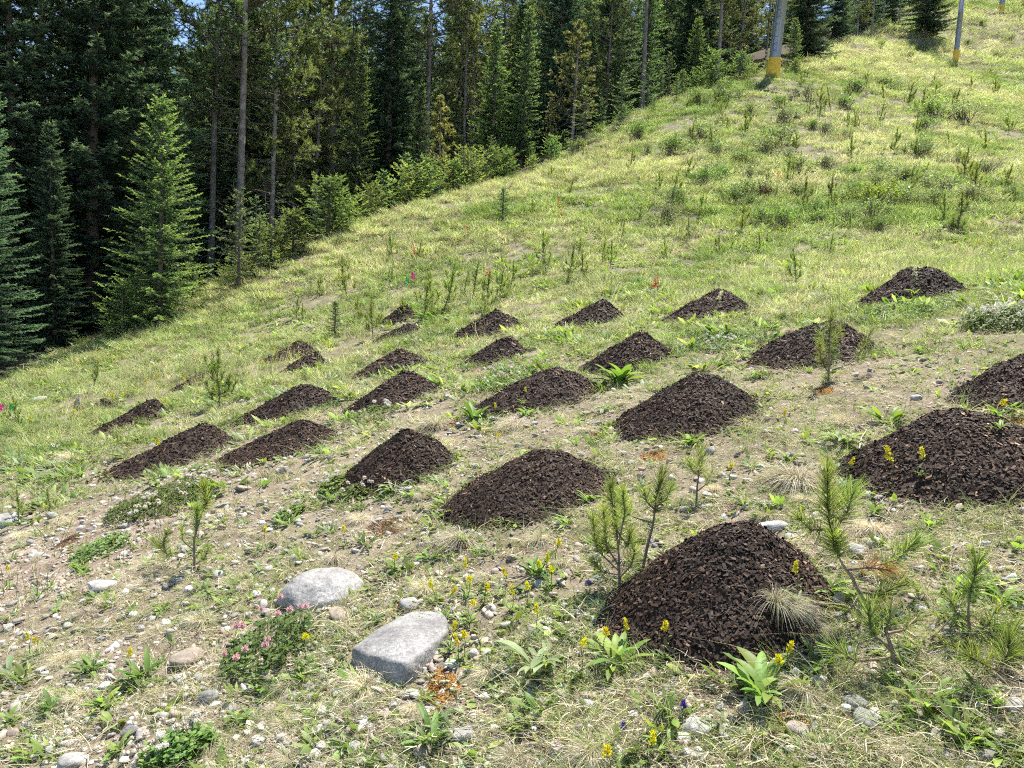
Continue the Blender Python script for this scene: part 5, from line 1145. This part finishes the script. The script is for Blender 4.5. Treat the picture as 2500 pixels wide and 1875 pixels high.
# ---- clover patches: leaf mat and each flower head
def clover_leaves(seed, n, rx, ry, h):
    rg = np.random.default_rng(seed); mb = MB(); a = rg.random(n)*6.283; r = np.sqrt(rg.random(n)); z = h*rg.uniform(.35, 1, n)*(1.1-.5*r)
    x, y = rx*r*np.cos(a), ry*r*np.sin(a); c = np.stack([x, y, z], 1)
    prisms(mb, np.stack([x*.92, y*.92, np.zeros(n)-.02], 1), c, .0012, .001, (.12, .18, .05), 3)
    for k in range(3):
        b = rg.random(n)*.4+k*2.094+a*3; d = np.stack([np.cos(b), np.sin(b), rg.uniform(-.1, .5, n)], 1); s = np.stack([-np.sin(b), np.cos(b), rg.normal(0, .3, n)], 1)
        cc = mixc(rg, n, [G1*.75, G1*.95, DKG*1.2], [4, 4, 2]); blades(mb, rg, c, d, rg.uniform(.014, .024, n), .015, np.zeros(3), 3, cc*.9, cc*1.1, 'oval', side=s, fold=.2)
    return mb, z.max()
CH = [head_mesh(21, (.80, .78, .72), .014, .012), head_mesh(22, (.78, .50, .54), .015, .012), head_mesh(23, (.74, .66, .58), .014, .011)]
def clover(p0, p1, n, heads, label, seed, kinds, h=.08):
    rg = np.random.default_rng(seed); px = (p0[0]+p1[0])/2; c = hit_m(px, (p0[1]+p1[1])/2+.15*(p1[1]-p0[1])); d = depth(c); rx = (p1[0]-p0[0])/2/F*d
    a, b = hit_m(px, p1[1]), hit_m(px, p0[1]+.3*(p1[1]-p0[1])); ry = np.clip(np.hypot(*(b-a)[:2])/2, rx*.45, rx*1.3)
    mb, zt = clover_leaves(seed, n, rx, ry, h)
    base = np.array([c[0], c[1], 0]); 
    for k, v in enumerate(mb.V): v[:, 2] += gz(v[:, 0]+c[0], v[:, 1]+c[1])-gz1(c[0], c[1])
    t = thing('clover_patch', (c[0], c[1], gz1(c[0], c[1])), 0, 1, label, 'clover', 'clover patches')
    obj('clover_leaves', mb.mesh('clover_leaves', M_LEAF, True), t, 'stuff')
    for k in range(heads):
        an = rg.random()*6.28; r = math.sqrt(rg.random()); x, y = rx*r*math.cos(an), ry*r*math.sin(an); o = obj('flower_head', CH[int(rg.choice(kinds))], t)
        o.location = (x, y, gz1(c[0]+x, c[1]+y)-gz1(c[0], c[1])+h*rg.uniform(.75, 1.25)); o.scale = (rg.uniform(.8, 1.15)*(1+.03*d),)*3
    LM.append((c[0], c[1], 'the '+label.split(',')[0].split(' beside')[0].split(' below')[0].split(' in ')[0].split(' uphill')[0].split(' at ')[0])) if heads > 6 else None
for i, (f, a, b, c, d, n, hd, lb, kd, h) in enumerate([(z7, 1340, 660, 1860, 1160, 260, 13, 'pink clover clump in front of the rounded granite boulder', [1], .13), (z7, 850, 1420, 1300, 1670, 260, 16, 'white clover clump at the very bottom of the gravel', [0, 0, 2], .08), (z4, 650, 1290, 1200, 1600, 900, 42, 'broad white clover patch below the two-humped mound', [0, 0, 2], .10), (z4, 1850, 1330, 2000, 1450, 200, 6, 'dark clover bunch in front of the long front-row mound', [0], .08), (z5, 0, 870, 320, 1060, 240, 12, 'white clover bunch in front of its second-row mound', [0], .10), (z5, 700, 660, 1130, 860, 700, 34, 'pink clover patch at the foot of the third-row mound', [1, 2, 1, 0], .10), (z5, 250, 380, 700, 640, 500, 20, 'mixed clover patch among the back-row mounds', [0, 2], .09), (z6, 1640, 250, 2050, 560, 700, 36, 'tall white clover patch uphill at the frame edge', [0, 0, 2], .14), (z6, 60, 430, 460, 640, 420, 12, 'clover patch in front of the sharp back-row mound', [0, 2], .08), (z5, 1100, 420, 1330, 600, 300, 5, 'green clover patch between back-row mounds', [2], .08), (z6, 1060, 290, 1560, 420, 420, 4, 'leafy clover fringe in front of the highest mound', [2], .08), (z7, 440, 240, 760, 420, 200, 3, 'small clover patch beside the brown moss', [0], .06), (z5, -20, 1330, 180, 1480, 160, 8, 'clover fringe in front of the third front-row mound', [0, 2], .07), (z7, 1650, 60, 1830, 190, 140, 5, 'dark clover tuft behind the rounded boulder', [0], .06), (z4, 1800, 860, 1977, 980, 160, 0, 'leafy green patch beside the second-row mound tail', [0], .06), (z4, 1230, 960, 1430, 1070, 180, 2, 'leafy green patch uphill of the two-humped mound', [0], .06)]):
    clover(f(a, b), f(c, d), n, hd, lb, 1600+i, kd, h)

# ---- tall green grass blades near the broad mound
TG = []
for k in range(3):
    rg2 = np.random.default_rng(1700+k); mb = MB(); n = 16; b = rg2.normal(0, .025, (n, 3)); b[:, 2] = -.01
    cc = mixc(rg2, n, [G2*1.05, G1, STRAW], [5, 3, 1]); blades(mb, rg2, b, np.stack([rg2.normal(0, .16, n), rg2.normal(0, .16, n), np.ones(n)], 1), rg2.uniform(.12, .33, n), rg2.uniform(.004, .008, n), np.stack([rg2.normal(0, .18, n), rg2.normal(0, .18, n), -rg2.uniform(0, .15, n)], 1), 5, cc*.85, cc*1.1, 'grass')
    TG.append(mb.mesh('tall_grass', M_GRASS))
for i, (f, a, b, h) in enumerate([(z6, 1040, 1000, 110), (z6, 1120, 1020, 100), (z6, 1180, 1000, 90), (z6, 1290, 980, 95), (z6, 1360, 980, 70), (z6, 760, 1010, 80), (z6, 400, 1150, 110), (z6, 360, 1200, 90), (z6, 1560, 830, 90), (z6, 1620, 930, 100), (z6, 880, 1010, 90), (z6, 690, 1000, 60), (z6, 600, 1480, 60), (z7, 1070, 1400, 130), (z7, 1000, 1330, 90), (z7, 650, 1600, 120), (z8, 440, 1230, 60), (z9, 990, 1420, 70), (z5, 240, 740, 60), (z5, 880, 740, 70), (z9, 2020, 1500, 130), (z6, 1000, 950, 80)]):
    q = f(a, b); p = hit_m(*q); d = depth(p)
    single('tall_grass', TG[i % 3], (p[0], p[1], surf_z(p[0], p[1])), (0, 0, i*1.3), h/2.4/F*d/.2, where(p[0], p[1], 'upright green grass clump', ('tall thin grass clump', 'loose green grass clump')), 'grass clump', 'tall green grass clumps')
# ================================================================== PINE SEEDLINGS
PG0 = np.array((.13, .19, .05)); PG1 = np.array((.34, .41, .12)); BRN = np.array((.30, .16, .06))
def needles(mb, rg, pts, n, nl, nw, c0, c1, open_=.8):
    """bottle-brush needles along a shoot"""
    pts = np.asarray(pts, float); seg = np.linalg.norm(np.diff(pts, axis=0), axis=1); cum = np.r_[0, np.cumsum(seg)]
    s = rg.random(n)*cum[-1]; p = np.stack([np.interp(s, cum, pts[:, k]) for k in range(3)], 1)
    tg = unit(np.stack([np.interp(np.minimum(s+.01, cum[-1]), cum, pts[:, k])-np.interp(np.maximum(s-.01, 0), cum, pts[:, k]) for k in range(3)], 1))
    f = s/cum[-1]
    h = unit(np.cross(tg, rg.normal(size=(n, 3)))); o = open_*(1.15-.75*f)[:, None]
    d = tg*(.45+.5*f)[:, None]+h*o*1.4
    blades(mb, rg, p, d, nl*rg.uniform(.75, 1.15, n), nw, h*-.08, 1, c0, c1, 'needle', vary=.25)
def hero_seedling(f, stem, shoots, label, seed, r0=.006, brown=(), zoff=0.06, land=None, nd=1250, nl=.066):
    """stem / shoots are polylines read off the photograph, stood up at the depth of the plant's base"""
    rg = np.random.default_rng(seed); b = f(*stem[0]); base = hit_m(*b); dp = depth(base); base = np.array([base[0], base[1], surf_z(base[0], base[1])])
    def w(q, dz): px, py = f(*q); return at_depth(px, py, dp+dz)-base
    t = thing('pine_seedling', base, 0, 1, label, 'pine seedling', 'young pines growing among the mounds')
    sp = np.array([w(q, 0) for q in stem]); sp[0] = (0, 0, -.02)
    mb = MB(); tube(mb, sp, np.linspace(r0, r0*.45, len(sp)), (.20, .155, .12), 6); obj('stem', mb.mesh('stem', M_TWIG, True), t)
    for j, (pl, dens, k0) in enumerate(shoots):
        dz0 = rg.normal()*zoff; P = np.array([w(q, dz0*i/max(1, len(pl)-1)) for i, q in enumerate(pl)])
        mb = MB(); tube(mb, P, np.linspace(r0*.6, r0*.3, len(P)), (.20, .15, .11), 5); bo = obj('branch', mb.mesh('branch', M_TWIG, True), t)
        L = np.linalg.norm(np.diff(P, axis=0), axis=1).sum(); cum = np.r_[0, np.cumsum(np.linalg.norm(np.diff(P, axis=0), axis=1))]
        s = np.linspace(k0*L, L, 6); Q = np.stack([np.interp(s, cum, P[:, k]) for k in range(3)], 1)
        mb = MB(); n = max(30, int(nd*(1-k0)*L*dens)); c0, c1 = (BRN*.8, BRN*1.1) if j in brown else (PG0, PG1)
        needles(mb, rg, Q, n, nl*rg.uniform(.9, 1.1), .0024, c0, c1)
        obj('needles', mb.mesh('needles', M_PINE), bo, 'stuff')
    if land: LM.append((base[0], base[1], land))
hero_seedling(z9, [(1060, 800), (1070, 620), (1020, 520), (980, 465), (925, 370)], [([(925, 370), (885, 200), (875, 60), (865, -130)], 1.5, 0), ([(905, 250), (990, 120), (1020, 20)], 1.0, .3), ([(890, 230), (770, 230), (690, 150)], 1.1, .25), ([(940, 390), (915, 330), (905, 270)], 2.0, 0), ([(985, 470), (1150, 445), (1290, 410), (1400, 290)], 1.5, .45), ([(985, 470), (1120, 455), (1250, 470)], .7, .3), ([(1062, 600), (1180, 620), (1290, 560)], 1.4, .35), ([(1060, 640), (1000, 720), (960, 740)], .6, .3), ([(880, 150), (940, 60), (1040, -10)], 1.0, .3)], 'long-needled pine seedling with a bent grey stem uphill of the frontmost mound', 2001, .008, (5,), land='the long-needled pine seedling', nl=.074)
hero_seedling(z9, [(1275, 1090), (1262, 960), (1220, 840)], [([(1250, 950), (1190, 890), (1140, 860), (1115, 710)], 1.6, .35), ([(1220, 840), (1240, 790), (1250, 720)], .8, .2), ([(1262, 1000), (1450, 1062), (1680, 1085), (1850, 1080), (1960, 940)], 1.5, .72), ([(1230, 850), (1330, 830), (1420, 740)], .8, .4), ([(1240, 1000), (1040, 1020), (920, 940)], 1.0, .55), ([(1680, 1085), (1760, 1000), (1740, 960)], .8, .3)], 'bent low pine seedling with a branch trailing uphill', 2002, .009, (), land='the bent low pine seedling', nl=.072)
hero_seedling(z9, [(1740, 890), (1715, 760), (1720, 640)], [([(1720, 650), (1740, 560), (1770, 430)], 1.6, 0), ([(1490, 890), (1600, 770), (1720, 625)], .5, .5), ([(1740, 860), (1830, 800), (1880, 720)], 1.1, .4), ([(1730, 800), (1640, 720), (1610, 650)], .8, .4), ([(1740, 870), (1880, 860), (2050, 815)], .9, .45)], 'thin pine seedling with sparse needles near the uphill frame edge', 2003, .006)
hero_seedling(z9, [(1900, 1120), (1920, 1020), (1950, 940)], [([(1920, 1040), (1950, 960), (1960, 880)], 1.6, 0), ([(1910, 1080), (1800, 1030), (1720, 990)], 1.2, .3), ([(1925, 1020), (2010, 960), (2060, 900)], 1.2, .2)], 'bushy little pine shoot above the dense dark rosette', 2004, .005)
hero_seedling(z8, [(1670, 575), (1665, 400), (1650, 230)], [([(1655, 300), (1640, 130), (1615, -40)], 1.6, 0), ([(1665, 450), (1590, 330), (1572, 120)], 1.4, .3), ([(1668, 480), (1530, 350), (1508, 160)], 1.3, .4), ([(1650, 230), (1720, 330), (1730, 250)], 1.3, .4), ([(1668, 500), (1560, 480), (1510, 420)], 1.3, .3), ([(1660, 330), (1700, 130), (1690, 0)], 1.2, .3), ([(1668, 520), (1740, 440), (1760, 350)], 1.1, .4)], 'dense many-stemmed pine seedling downhill of the frontmost mound', 2005, .007, (), land='the dense pine seedling')
hero_seedling(z8, [(1800, 480), (1832, 340), (1868, 200), (1880, 120)], [([(1875, 130), (1890, 40), (1925, -110)], 1.7, 0), ([(1870, 190), (1790, 165), (1720, 140), (1655, 30)], 1.5, .5), ([(1880, 110), (1830, 60), (1815, 0)], 1.2, .2), ([(1880, 100), (1950, 40), (1975, -30)], 1.2, .2)], 'slender leaning pine seedling whose stem rises from the frontmost mound', 2006, .008, (), land='the leaning pine seedling')
hero_seedling(z6, [(845, 800), (850, 640), (852, 500)], [([(850, 620), (850, 500), (872, 375)], 2.2, 0), ([(850, 740), (800, 660), (795, 570)], 1.6, .15), ([(852, 700), (880, 620), (890, 540)], 1.5, .2), ([(868, 720), (950, 690), (1040, 600), (1095, 490)], 1.3, .5), ([(950, 690), (1050, 640), (1110, 600)], 1.2, .3), ([(850, 560), (910, 500), (920, 440)], 1.4, .2), ([(848, 560), (790, 520), (800, 470)], 1.2, .2), ([(845, 790), (820, 740), (880, 730)], 1.6, 0)], 'upright dense green pine seedling before its half hidden mound', 2007, .008, (), .1, 'the upright pine seedling', nd=650)
hero_seedling(z7, [(1168, 470), (1165, 290), (1195, 180), (1228, 85)], [([(1215, 120), (1240, 60), (1225, -30)], 2.0, 0), ([(1165, 290), (1180, 200), (1185, 100)], 1.5, .3), ([(1160, 410), (1080, 395), (1000, 375), (930, 300)], 1.6, .5), ([(1000, 375), (980, 310), (1000, 250)], 1.3, .1), ([(1165, 350), (1100, 300), (1090, 230)], 1.0, .3), ([(1168, 440), (1230, 400), (1250, 340)], .9, .3)], 'thin forked pine sapling on the open gravel', 2008, .008, (), .05, 'the thin pine sapling')
hero_seedling(z6, [(80, 1520), (85, 1400), (100, 1280)], [([(90, 1330), (100, 1270), (110, 1190)], 1.6, 0), ([(88, 1420), (150, 1370), (175, 1310)], .8, .4), ([(95, 1330), (50, 1290), (40, 1250)], .9, .2)], 'spindly pine seedling behind the frontmost mound', 2009, .006)

def seedling_parts(seed, n=8, lean=.35, col0=PG0*.95, col1=PG1*.85):
    rg = np.random.default_rng(seed); mb = MB(); nb = MB()
    st = np.stack([np.cumsum(rg.normal(0, .012, 7)), np.cumsum(rg.normal(0, .012, 7)), np.linspace(-.03, .8, 7)], 1); st[:, :2] -= st[0, :2]
    tube(mb, st, np.linspace(.013, .005, 7), (.17, .13, .10), 5)
    sh = [np.array([st[-2], st[-1]+[0, 0, .2]])]
    for k in range(n):
        i = rg.uniform(.15, .85); p = np.array([np.interp(i, np.linspace(0, 1, 7), st[:, c]) for c in range(3)]); a = rg.random()*6.28; L = rg.uniform(.16, .34)*(1.1-.4*i)
        m = p+np.array([math.cos(a), math.sin(a), .35])*L*.6; e = m+np.array([math.cos(a)*lean, math.sin(a)*lean, 1])*L*.6; q = np.array([p, m, e]); tube(mb, q, [.007, .005, .003], (.17, .13, .10), 4); sh.append(q[1:] if rg.random() < .7 else q)
    sh.append(st[2:])
    for q in sh:
        L = np.linalg.norm(np.diff(q, axis=0), axis=1).sum(); needles(nb, rg, q, int(330*L)+20, .10, .0085, col0, col1, .8)
    return [('stem', mb.mesh('seedling_stem', M_TWIG, True), None), ('needles', nb.mesh('seedling_needles', M_PINE), 'stuff')]
SD = [seedling_parts(2100+k, [5, 8, 11, 3, 14][k]) for k in range(5)]
FS = [spruce_parts(2200, 1.0, .38, 42, nl=.04, nw=.010, nn=9, tw=.12, tip=(.13, .22, .09), old=(.05, .09, .035), spacing=.045, power=.7, tr=.014)]
SEED = [  # picture column, base row, height (2212 scale), kind
 (40, 1128, 72, 1), (110, 1112, 58, 1), (475, 878, 125, 4), (806, 732, 92, 1), (752, 648, 92, 1), (1180, 590, 95, 1), (1172, 560, 60, 3), (916, 690, 100, 1), (958, 672, 105, 1), (935, 665, 70, 2), (1018, 650, 85, 3), (1052, 668, 80, 2), (1080, 650, 70, 2), (1102, 632, 72, 2), (1045, 690, 45, 4), (1225, 608, 78, 1), (1262, 600, 60, 1), (1300, 575, 62, 1), (1318, 575, 55, 1), (1090, 640, 60, 1), (1000, 640, 50, 2), (870, 690, 50, 2), (1720, 615, 80, 1), (1790, 560, 55, 1), (2035, 487, 70, 1), (1835, 505, 45, 1), (1800, 500, 40, 3), (1555, 555, 50, 2), (1640, 545, 42, 1), (1600, 500, 60, 4), (1515, 470, 55, 2), (1490, 520, 50, 1), (1450, 440, 70, 4), (1420, 430, 60, 2), (1660, 420, 55, 2), (1700, 395, 60, 2), (1840, 350, 55, 1), (1880, 460, 40, 1), (2080, 390, 70, 4), (2100, 400, 60, 2), (1540, 330, 55, 2), (1610, 290, 50, 4), (1560, 260, 45, 2), (1690, 260, 45, 4), (1745, 250, 45, 2), (1770, 245, 55, 4), (1795, 240, 50, 1), (1910, 220, 40, 2), (1960, 230, 50, 4), (2020, 215, 40, 2), (1990, 235, 45, 4), (2060, 240, 50, 2), (2100, 200, 35, 2), (2150, 205, 35, 4), (1830, 215, 40, 4), (1870, 190, 35, 2), (1900, 270, 45, 1), (1980, 300, 45, 2), (2050, 320, 40, 1), (2130, 330, 50, 2), (2180, 290, 45, 4), (2170, 410, 55, 2), (1360, 370, 45, 2), (1480, 390, 50, 4), (1380, 480, 40, 1), (1340, 520, 45, 1), (1440, 560, 50, 1), (640, 690, 50, 1), (590, 700, 40, 1), (655, 700, 45, 3), (775, 690, 50, 2), (690, 640, 45, 2), (840, 620, 45, 1), (905, 560, 40, 1), (1150, 470, 40, 2), (1230, 420, 35, 2), (200, 850, 70, 3), (40, 930, 75, 1), (258, 970, 45, 3), (850, 560, 60, 1), (1250, 560, 50, 3), (1960, 420, 60, 4), (1990, 400, 50, 2), (1930, 330, 50, 2), (1850, 280, 45, 4)]
rg = np.random.default_rng(2300); KA = ['slim', 'upright', 'bushy', 'bare-stemmed', 'dense']
for i, (x, y, h, k) in enumerate(SEED):
    p = hit(x*S, y*S); d = depth(p); hm = h*S/F*d
    grown('pine_seedling', SD[k], (p[0], p[1], p[2]-.01), rg.random()*6.28, hm/1.0, where(p[0], p[1], f'{KA[k]} pine seedling', (f'{KA[k]} green pine seedling', f'{KA[k]} small pine', f'{KA[k]} young pine')), 'pine seedling', 'pine seedlings scattered up the meadow', tilt=(rg.normal()*.12, rg.normal()*.12))
n = 0
while n < 34:                                # more of them on the upper slope
    r = math.exp(rg.uniform(math.log(20), math.log(120))); a = R(rg.uniform(2, 36)); x, y = r*math.sin(a), r*math.cos(a)
    if forest_d(np.array([x]), np.array([y]))[0] > -1 or fbm(np.array([x/4.]), np.array([y/4.]), 61)[0] < .46: continue
    k = int(rg.integers(5)); grown('pine_seedling', SD[k], (x, y, gz1(x, y)-.02), rg.random()*6.28, rg.uniform(.45, .95), where(x, y, f'{KA[k]} distant pine seedling', (f'{KA[k]} little distant pine', f'{KA[k]} far pine seedling', f'low {KA[k]} far pine')), 'pine seedling', 'pine seedlings scattered up the meadow'); n += 1
for (x, y, h, lb) in [(723, 726, 75, 'bluish little fir downhill of the hindmost mulch mound'), (1085, 478, 72, 'narrow little fir on the slope below the crest shrubs'), (300, 905, 40, 'tiny fir behind the lowest second-row mound'), (272, 722, 115, 'pale feathery little fir at the shaded forest corner')]:
    p = hit(x*S, y*S); grown('fir_seedling', FS[0], (p[0], p[1], p[2]-.01), x, h*S/F*depth(p), lb, 'fir seedling', 'little firs on the slope')

# ---- willow and juniper shrubs on the slope
def willow_parts(seed, c, n=26, leaves=750, asp=.34, W=.55):
    rg = np.random.default_rng(seed); mb = MB(); lb = MB()
    E = []; Bs = []
    for k in range(n):
        a = rg.random()*6.28; s = rg.random(); p = np.array([rg.normal()*.08, rg.normal()*.08, -.03]); m = p+np.array([math.cos(a)*.5*s*W, math.sin(a)*.5*s*W, .32]); e = m+np.array([math.cos(a)*.55*s*W+rg.normal()*.1, math.sin(a)*.55*s*W+rg.normal()*.1, rg.uniform(.2, .6)*(1.2-.5*s)])
        tube(mb, [p, m, e], [.012, .008, .003], (.19, .15, .12), 4); Bs.append(m); E.append(e)
    Bs = np.array(Bs); E = np.array(E); i = rg.integers(0, n, leaves); t = rg.random(leaves)**.7
    P = Bs[i]+(E-Bs)[i]*t[:, None]+rg.normal(0, .05, (leaves, 3)); d = unit((E-Bs)[i])*.6+rg.normal(size=(leaves, 3))*.7
    cc = mixc(rg, leaves, [np.array(c)*.75, np.array(c), np.array(c)*1.25], [3, 4, 2]); L = rg.uniform(.05, .10, leaves)
    blades(lb, rg, P, d, L, L*asp, np.zeros(3), 2, cc*.9, cc, 'leaf')
    return [('stems', mb.mesh('willow_stems', M_TWIG, True), None), ('foliage', lb.mesh('willow_leaves', M_LEAF), 'stuff')]
WS = [willow_parts(2400, (.22, .29, .13)), willow_parts(2401, (.24, .28, .17), 30, 650), willow_parts(2402, (.17, .26, .08), 34, 1000), willow_parts(2403, (.24, .36, .07), 40, 1300, .45, .8)]
WN = ['grey-green willow shrub', 'pale silvery willow shrub', 'dark green low shrub', 'bright green shrub']
for (x, y, w, k) in [(1885, 445, 95, 3), (1655, 335, 90, 0), (1700, 350, 60, 1), (1720, 430, 70, 2), (1760, 470, 80, 2), (1800, 440, 70, 0), (1840, 430, 80, 0), (1930, 430, 80, 0), (1960, 400, 90, 1), (2000, 415, 80, 0), (2040, 420, 80, 1), (1780, 365, 70, 1), (1900, 380, 70, 0), (1600, 350, 60, 2), (1560, 390, 70, 2), (1520, 400, 80, 2), (1620, 450, 60, 2), (1980, 340, 70, 0), (1378, 300, 75, 2), (1250, 325, 50, 0), (1780, 290, 60, 1), (2130, 380, 70, 1), (2180, 430, 60, 2), (1620, 250, 55, 0), (1680, 235, 60, 2), (1740, 215, 55, 0), (1850, 200, 60, 2), (1920, 190, 55, 0), (1600, 210, 50, 0), (1560, 230, 45, 2), (1470, 450, 60, 2), (2150, 130, 40, 1), (2050, 150, 38, 2), (1960, 130, 36, 0), (1900, 105, 34, 2), (1995, 110, 34, 0), (2090, 100, 30, 2), (2180, 90, 30, 0), (1930, 75, 40, 1), (1905, 62, 40, 0), (2120, 55, 28, 2), (1880, 140, 36, 0), (2010, 130, 30, 2), (2140, 165, 36, 2), (1400, 330, 40, 0), (1690, 690, 40, 2), (1640, 640, 40, 2), (2075, 470, 60, 0), (1320, 640, 40, 2)]+[(int(u), int(v), int(w_), int(k_)) for u, v, w_, k_ in zip(rg.uniform(1430, 2120, 46), rg.uniform(225, 500, 46), rg.uniform(45, 95, 46), rg.choice([0, 0, 1, 2, 2], 46))]:
    p = hit(x*S, y*S); d = depth(p); sc = w*S/F*d/1.0
    grown('slope_shrub', WS[k], (p[0], p[1], p[2]-.02), x, (sc, sc, sc*.6), where(p[0], p[1], WN[k], ('low '+WN[k], 'rounded '+WN[k], 'small '+WN[k])), 'shrub', 'low shrubs on the upper slope')

# ================================================================== SMALL THINGS
def paint(name, col, rough=.5):
    m, n, l, out = newmat(name); d = n.new('ShaderNodeBsdfPrincipled'); d.inputs['Base Color'].default_value = (*col, 1); d.inputs['Roughness'].default_value = rough
    tr = n.new('ShaderNodeBsdfTranslucent'); tr.inputs[0].default_value = (*col, 1); ms = n.new('ShaderNodeMixShader'); ms.inputs[0].default_value = .4
    l.new(d.outputs[0], ms.inputs[1]); l.new(tr.outputs[0], ms.inputs[2]); l.new(ms.outputs[0], out.inputs[0]); return m
M_PINK = paint('pink_vinyl', (.85, .06, .42)); M_GREENV = paint('green_vinyl', (.05, .62, .16)); M_WIRE = col_mat('flag_wire', .4, .5)
def flag(px, py, w, h, mat, label, droop):
    p = on_ground_at(px, depth(hit(px, py+48)), py); 
    z = (at_depth(px, py+h/2, depth(p))-p)[2]; t = thing('marker_flag', p, 0, 1, label, 'marker flag', 'survey flags on wire stakes')
    mb = MB(); tube(mb, [(0, 0, -.05), (0, 0, z*.5), (0, 0, z)], [.0025, .0025, .0025], (.35, .35, .35), 5); obj('wire_stake', mb.mesh('wire_stake', M_WIRE), t)
    s = depth(p)/F; W, H = w*s, h*s; n = 6; V = []; T = []
    for i in range(n):
        u = i/(n-1)
        for v in (0, 1): V.append((u*W*math.cos(.5), u*W*math.sin(.5)+.012*math.sin(u*6), z-v*H-droop*u*W+.006*math.sin(u*9+v)))
        if i: k = 2*i; T += [(k-2, k-1, k+1), (k-2, k+1, k)]
    V = np.array(V); mb = MB(); mb.add(V, T, (1, 1, 1)); o = obj('flag', mb.mesh('flag', mat), t)
    md = o.modifiers.new('thick', 'SOLIDIFY'); md.thickness = .0012
flag(1003, 653, 10, 16, M_PINK, 'pink flag on a wire among the pine seedlings', 1.0)
flag(990, 668, 7, 12, M_GREENV, 'pale green flag beside the pink one among the seedlings', .8)
flag(24, 976, 14, 17, M_GREENV, 'green flag on a wire at the shaded downhill edge', .2)
flag(-6, 976, 14, 16, M_PINK, 'pink flag cut by the frame next to the green flag', .3)
def stump():
    b = z4(440, 955); p = hit(*b); d = depth(p); s = 118/2.3705/F*d; rg = np.random.default_rng(31); t = thing('broken_stump', p, 0, 1, 'weathered grey broken stump in the grass beside the tiny mound', 'stump')
    mb = MB()
    for k in range(5): tube(mb, [(.05*k*s-.1*s, rg.normal()*.03*s, -.05), (.04*k*s-.05*s+.02*s, 0, .45*s), (.12*s+.02*k*s, 0, s*rg.uniform(.7, 1.05))], [.07*s, .05*s, .008*s], (.30, .27, .24), 6)
    obj('wood_splinters', mb.mesh('wood_splinters', M_BARK, True), t)
    mb = MB(); tube(mb, [(.1*s, 0, .3*s), (.3*s, 0, .25*s), (.4*s, .02, .1*s)], [.04*s, .03*s, .01*s], (.30, .2, .13), 5); obj('root', mb.mesh('root', M_BARK, True), t)
stump()
def stick(f, pts, r, col, label, lift=.012):
    P = []
    for q in pts:
        h = hit_m(*f(*q)); P.append((h[0], h[1], surf_z(h[0], h[1])+lift))
    P = np.array(P); b = P[0].copy(); mb = MB(); tube(mb, P-b, np.linspace(r, r*.5, len(P)), col, 6); single('stick', mb.mesh('stick', M_BARK, True), b, label=label, cat='stick', group='fallen sticks')
stick(z8, [(1720, 1350), (1780, 1330), (1850, 1270)], .006, (.55, .52, .47), 'pale bone-like stick on the gravel in front of the frontmost mound', .01)
stick(z8, [(1080, 900), (1150, 950), (1230, 1005), (1280, 1020)], .004, (.16, .13, .11), 'thin dark stick lying across the silvery rosette', .03)
stick(z9, [(1340, 1550), (1390, 1500), (1430, 1460)], .004, (.40, .34, .27), 'thin tan stick among leaves at the bottom uphill side')
stick(z6, [(1022, 1200), (1035, 1130), (1065, 1085)], .004, (.5, .45, .34), 'curled straw-coloured stem on the broad flower-topped mound', .02)
stick(z8, [(1540, 750), (1590, 720), (1640, 700)], .003, (.4, .36, .30), 'pale twig at the downhill rim of the frontmost mound')
rg = np.random.default_rng(3100)
for i in range(26):                           # fallen twigs and a few logs on the slope and at the wood's edge
    if i < 16: r = math.exp(rg.uniform(math.log(2), math.log(8))); a = R(rg.uniform(-32, 30)); L = rg.uniform(.06, .16); rr = .0022
    else: r = rg.uniform(16, 30); a = R(rg.uniform(-30, -4)); L = rg.uniform(.5, 1.4); rr = .018
    x, y = r*math.sin(a), r*math.cos(a); b = rg.random()*6.28
    if mound_s(np.array([x]), np.array([y]))[0] < 1.1: continue
    Q = [(x+math.cos(b)*L*t, y+math.sin(b)*L*t) for t in (-.5, -.1, .2, .5)]; P = np.array([(u, v, gz1(u, v)+rr+.01) for u, v in Q]); c = P[0].copy(); mb = MB(); tube(mb, P-c, np.linspace(rr, rr*.5, 4), (.36, .32, .27), 5)
    single('stick', mb.mesh('stick', M_BARK, True), c, label=where(x, y, 'thin dry twig' if i < 16 else 'grey fallen branch', ('bleached dry twig' if i < 16 else 'bleached fallen branch',)), cat='stick', group='fallen sticks')
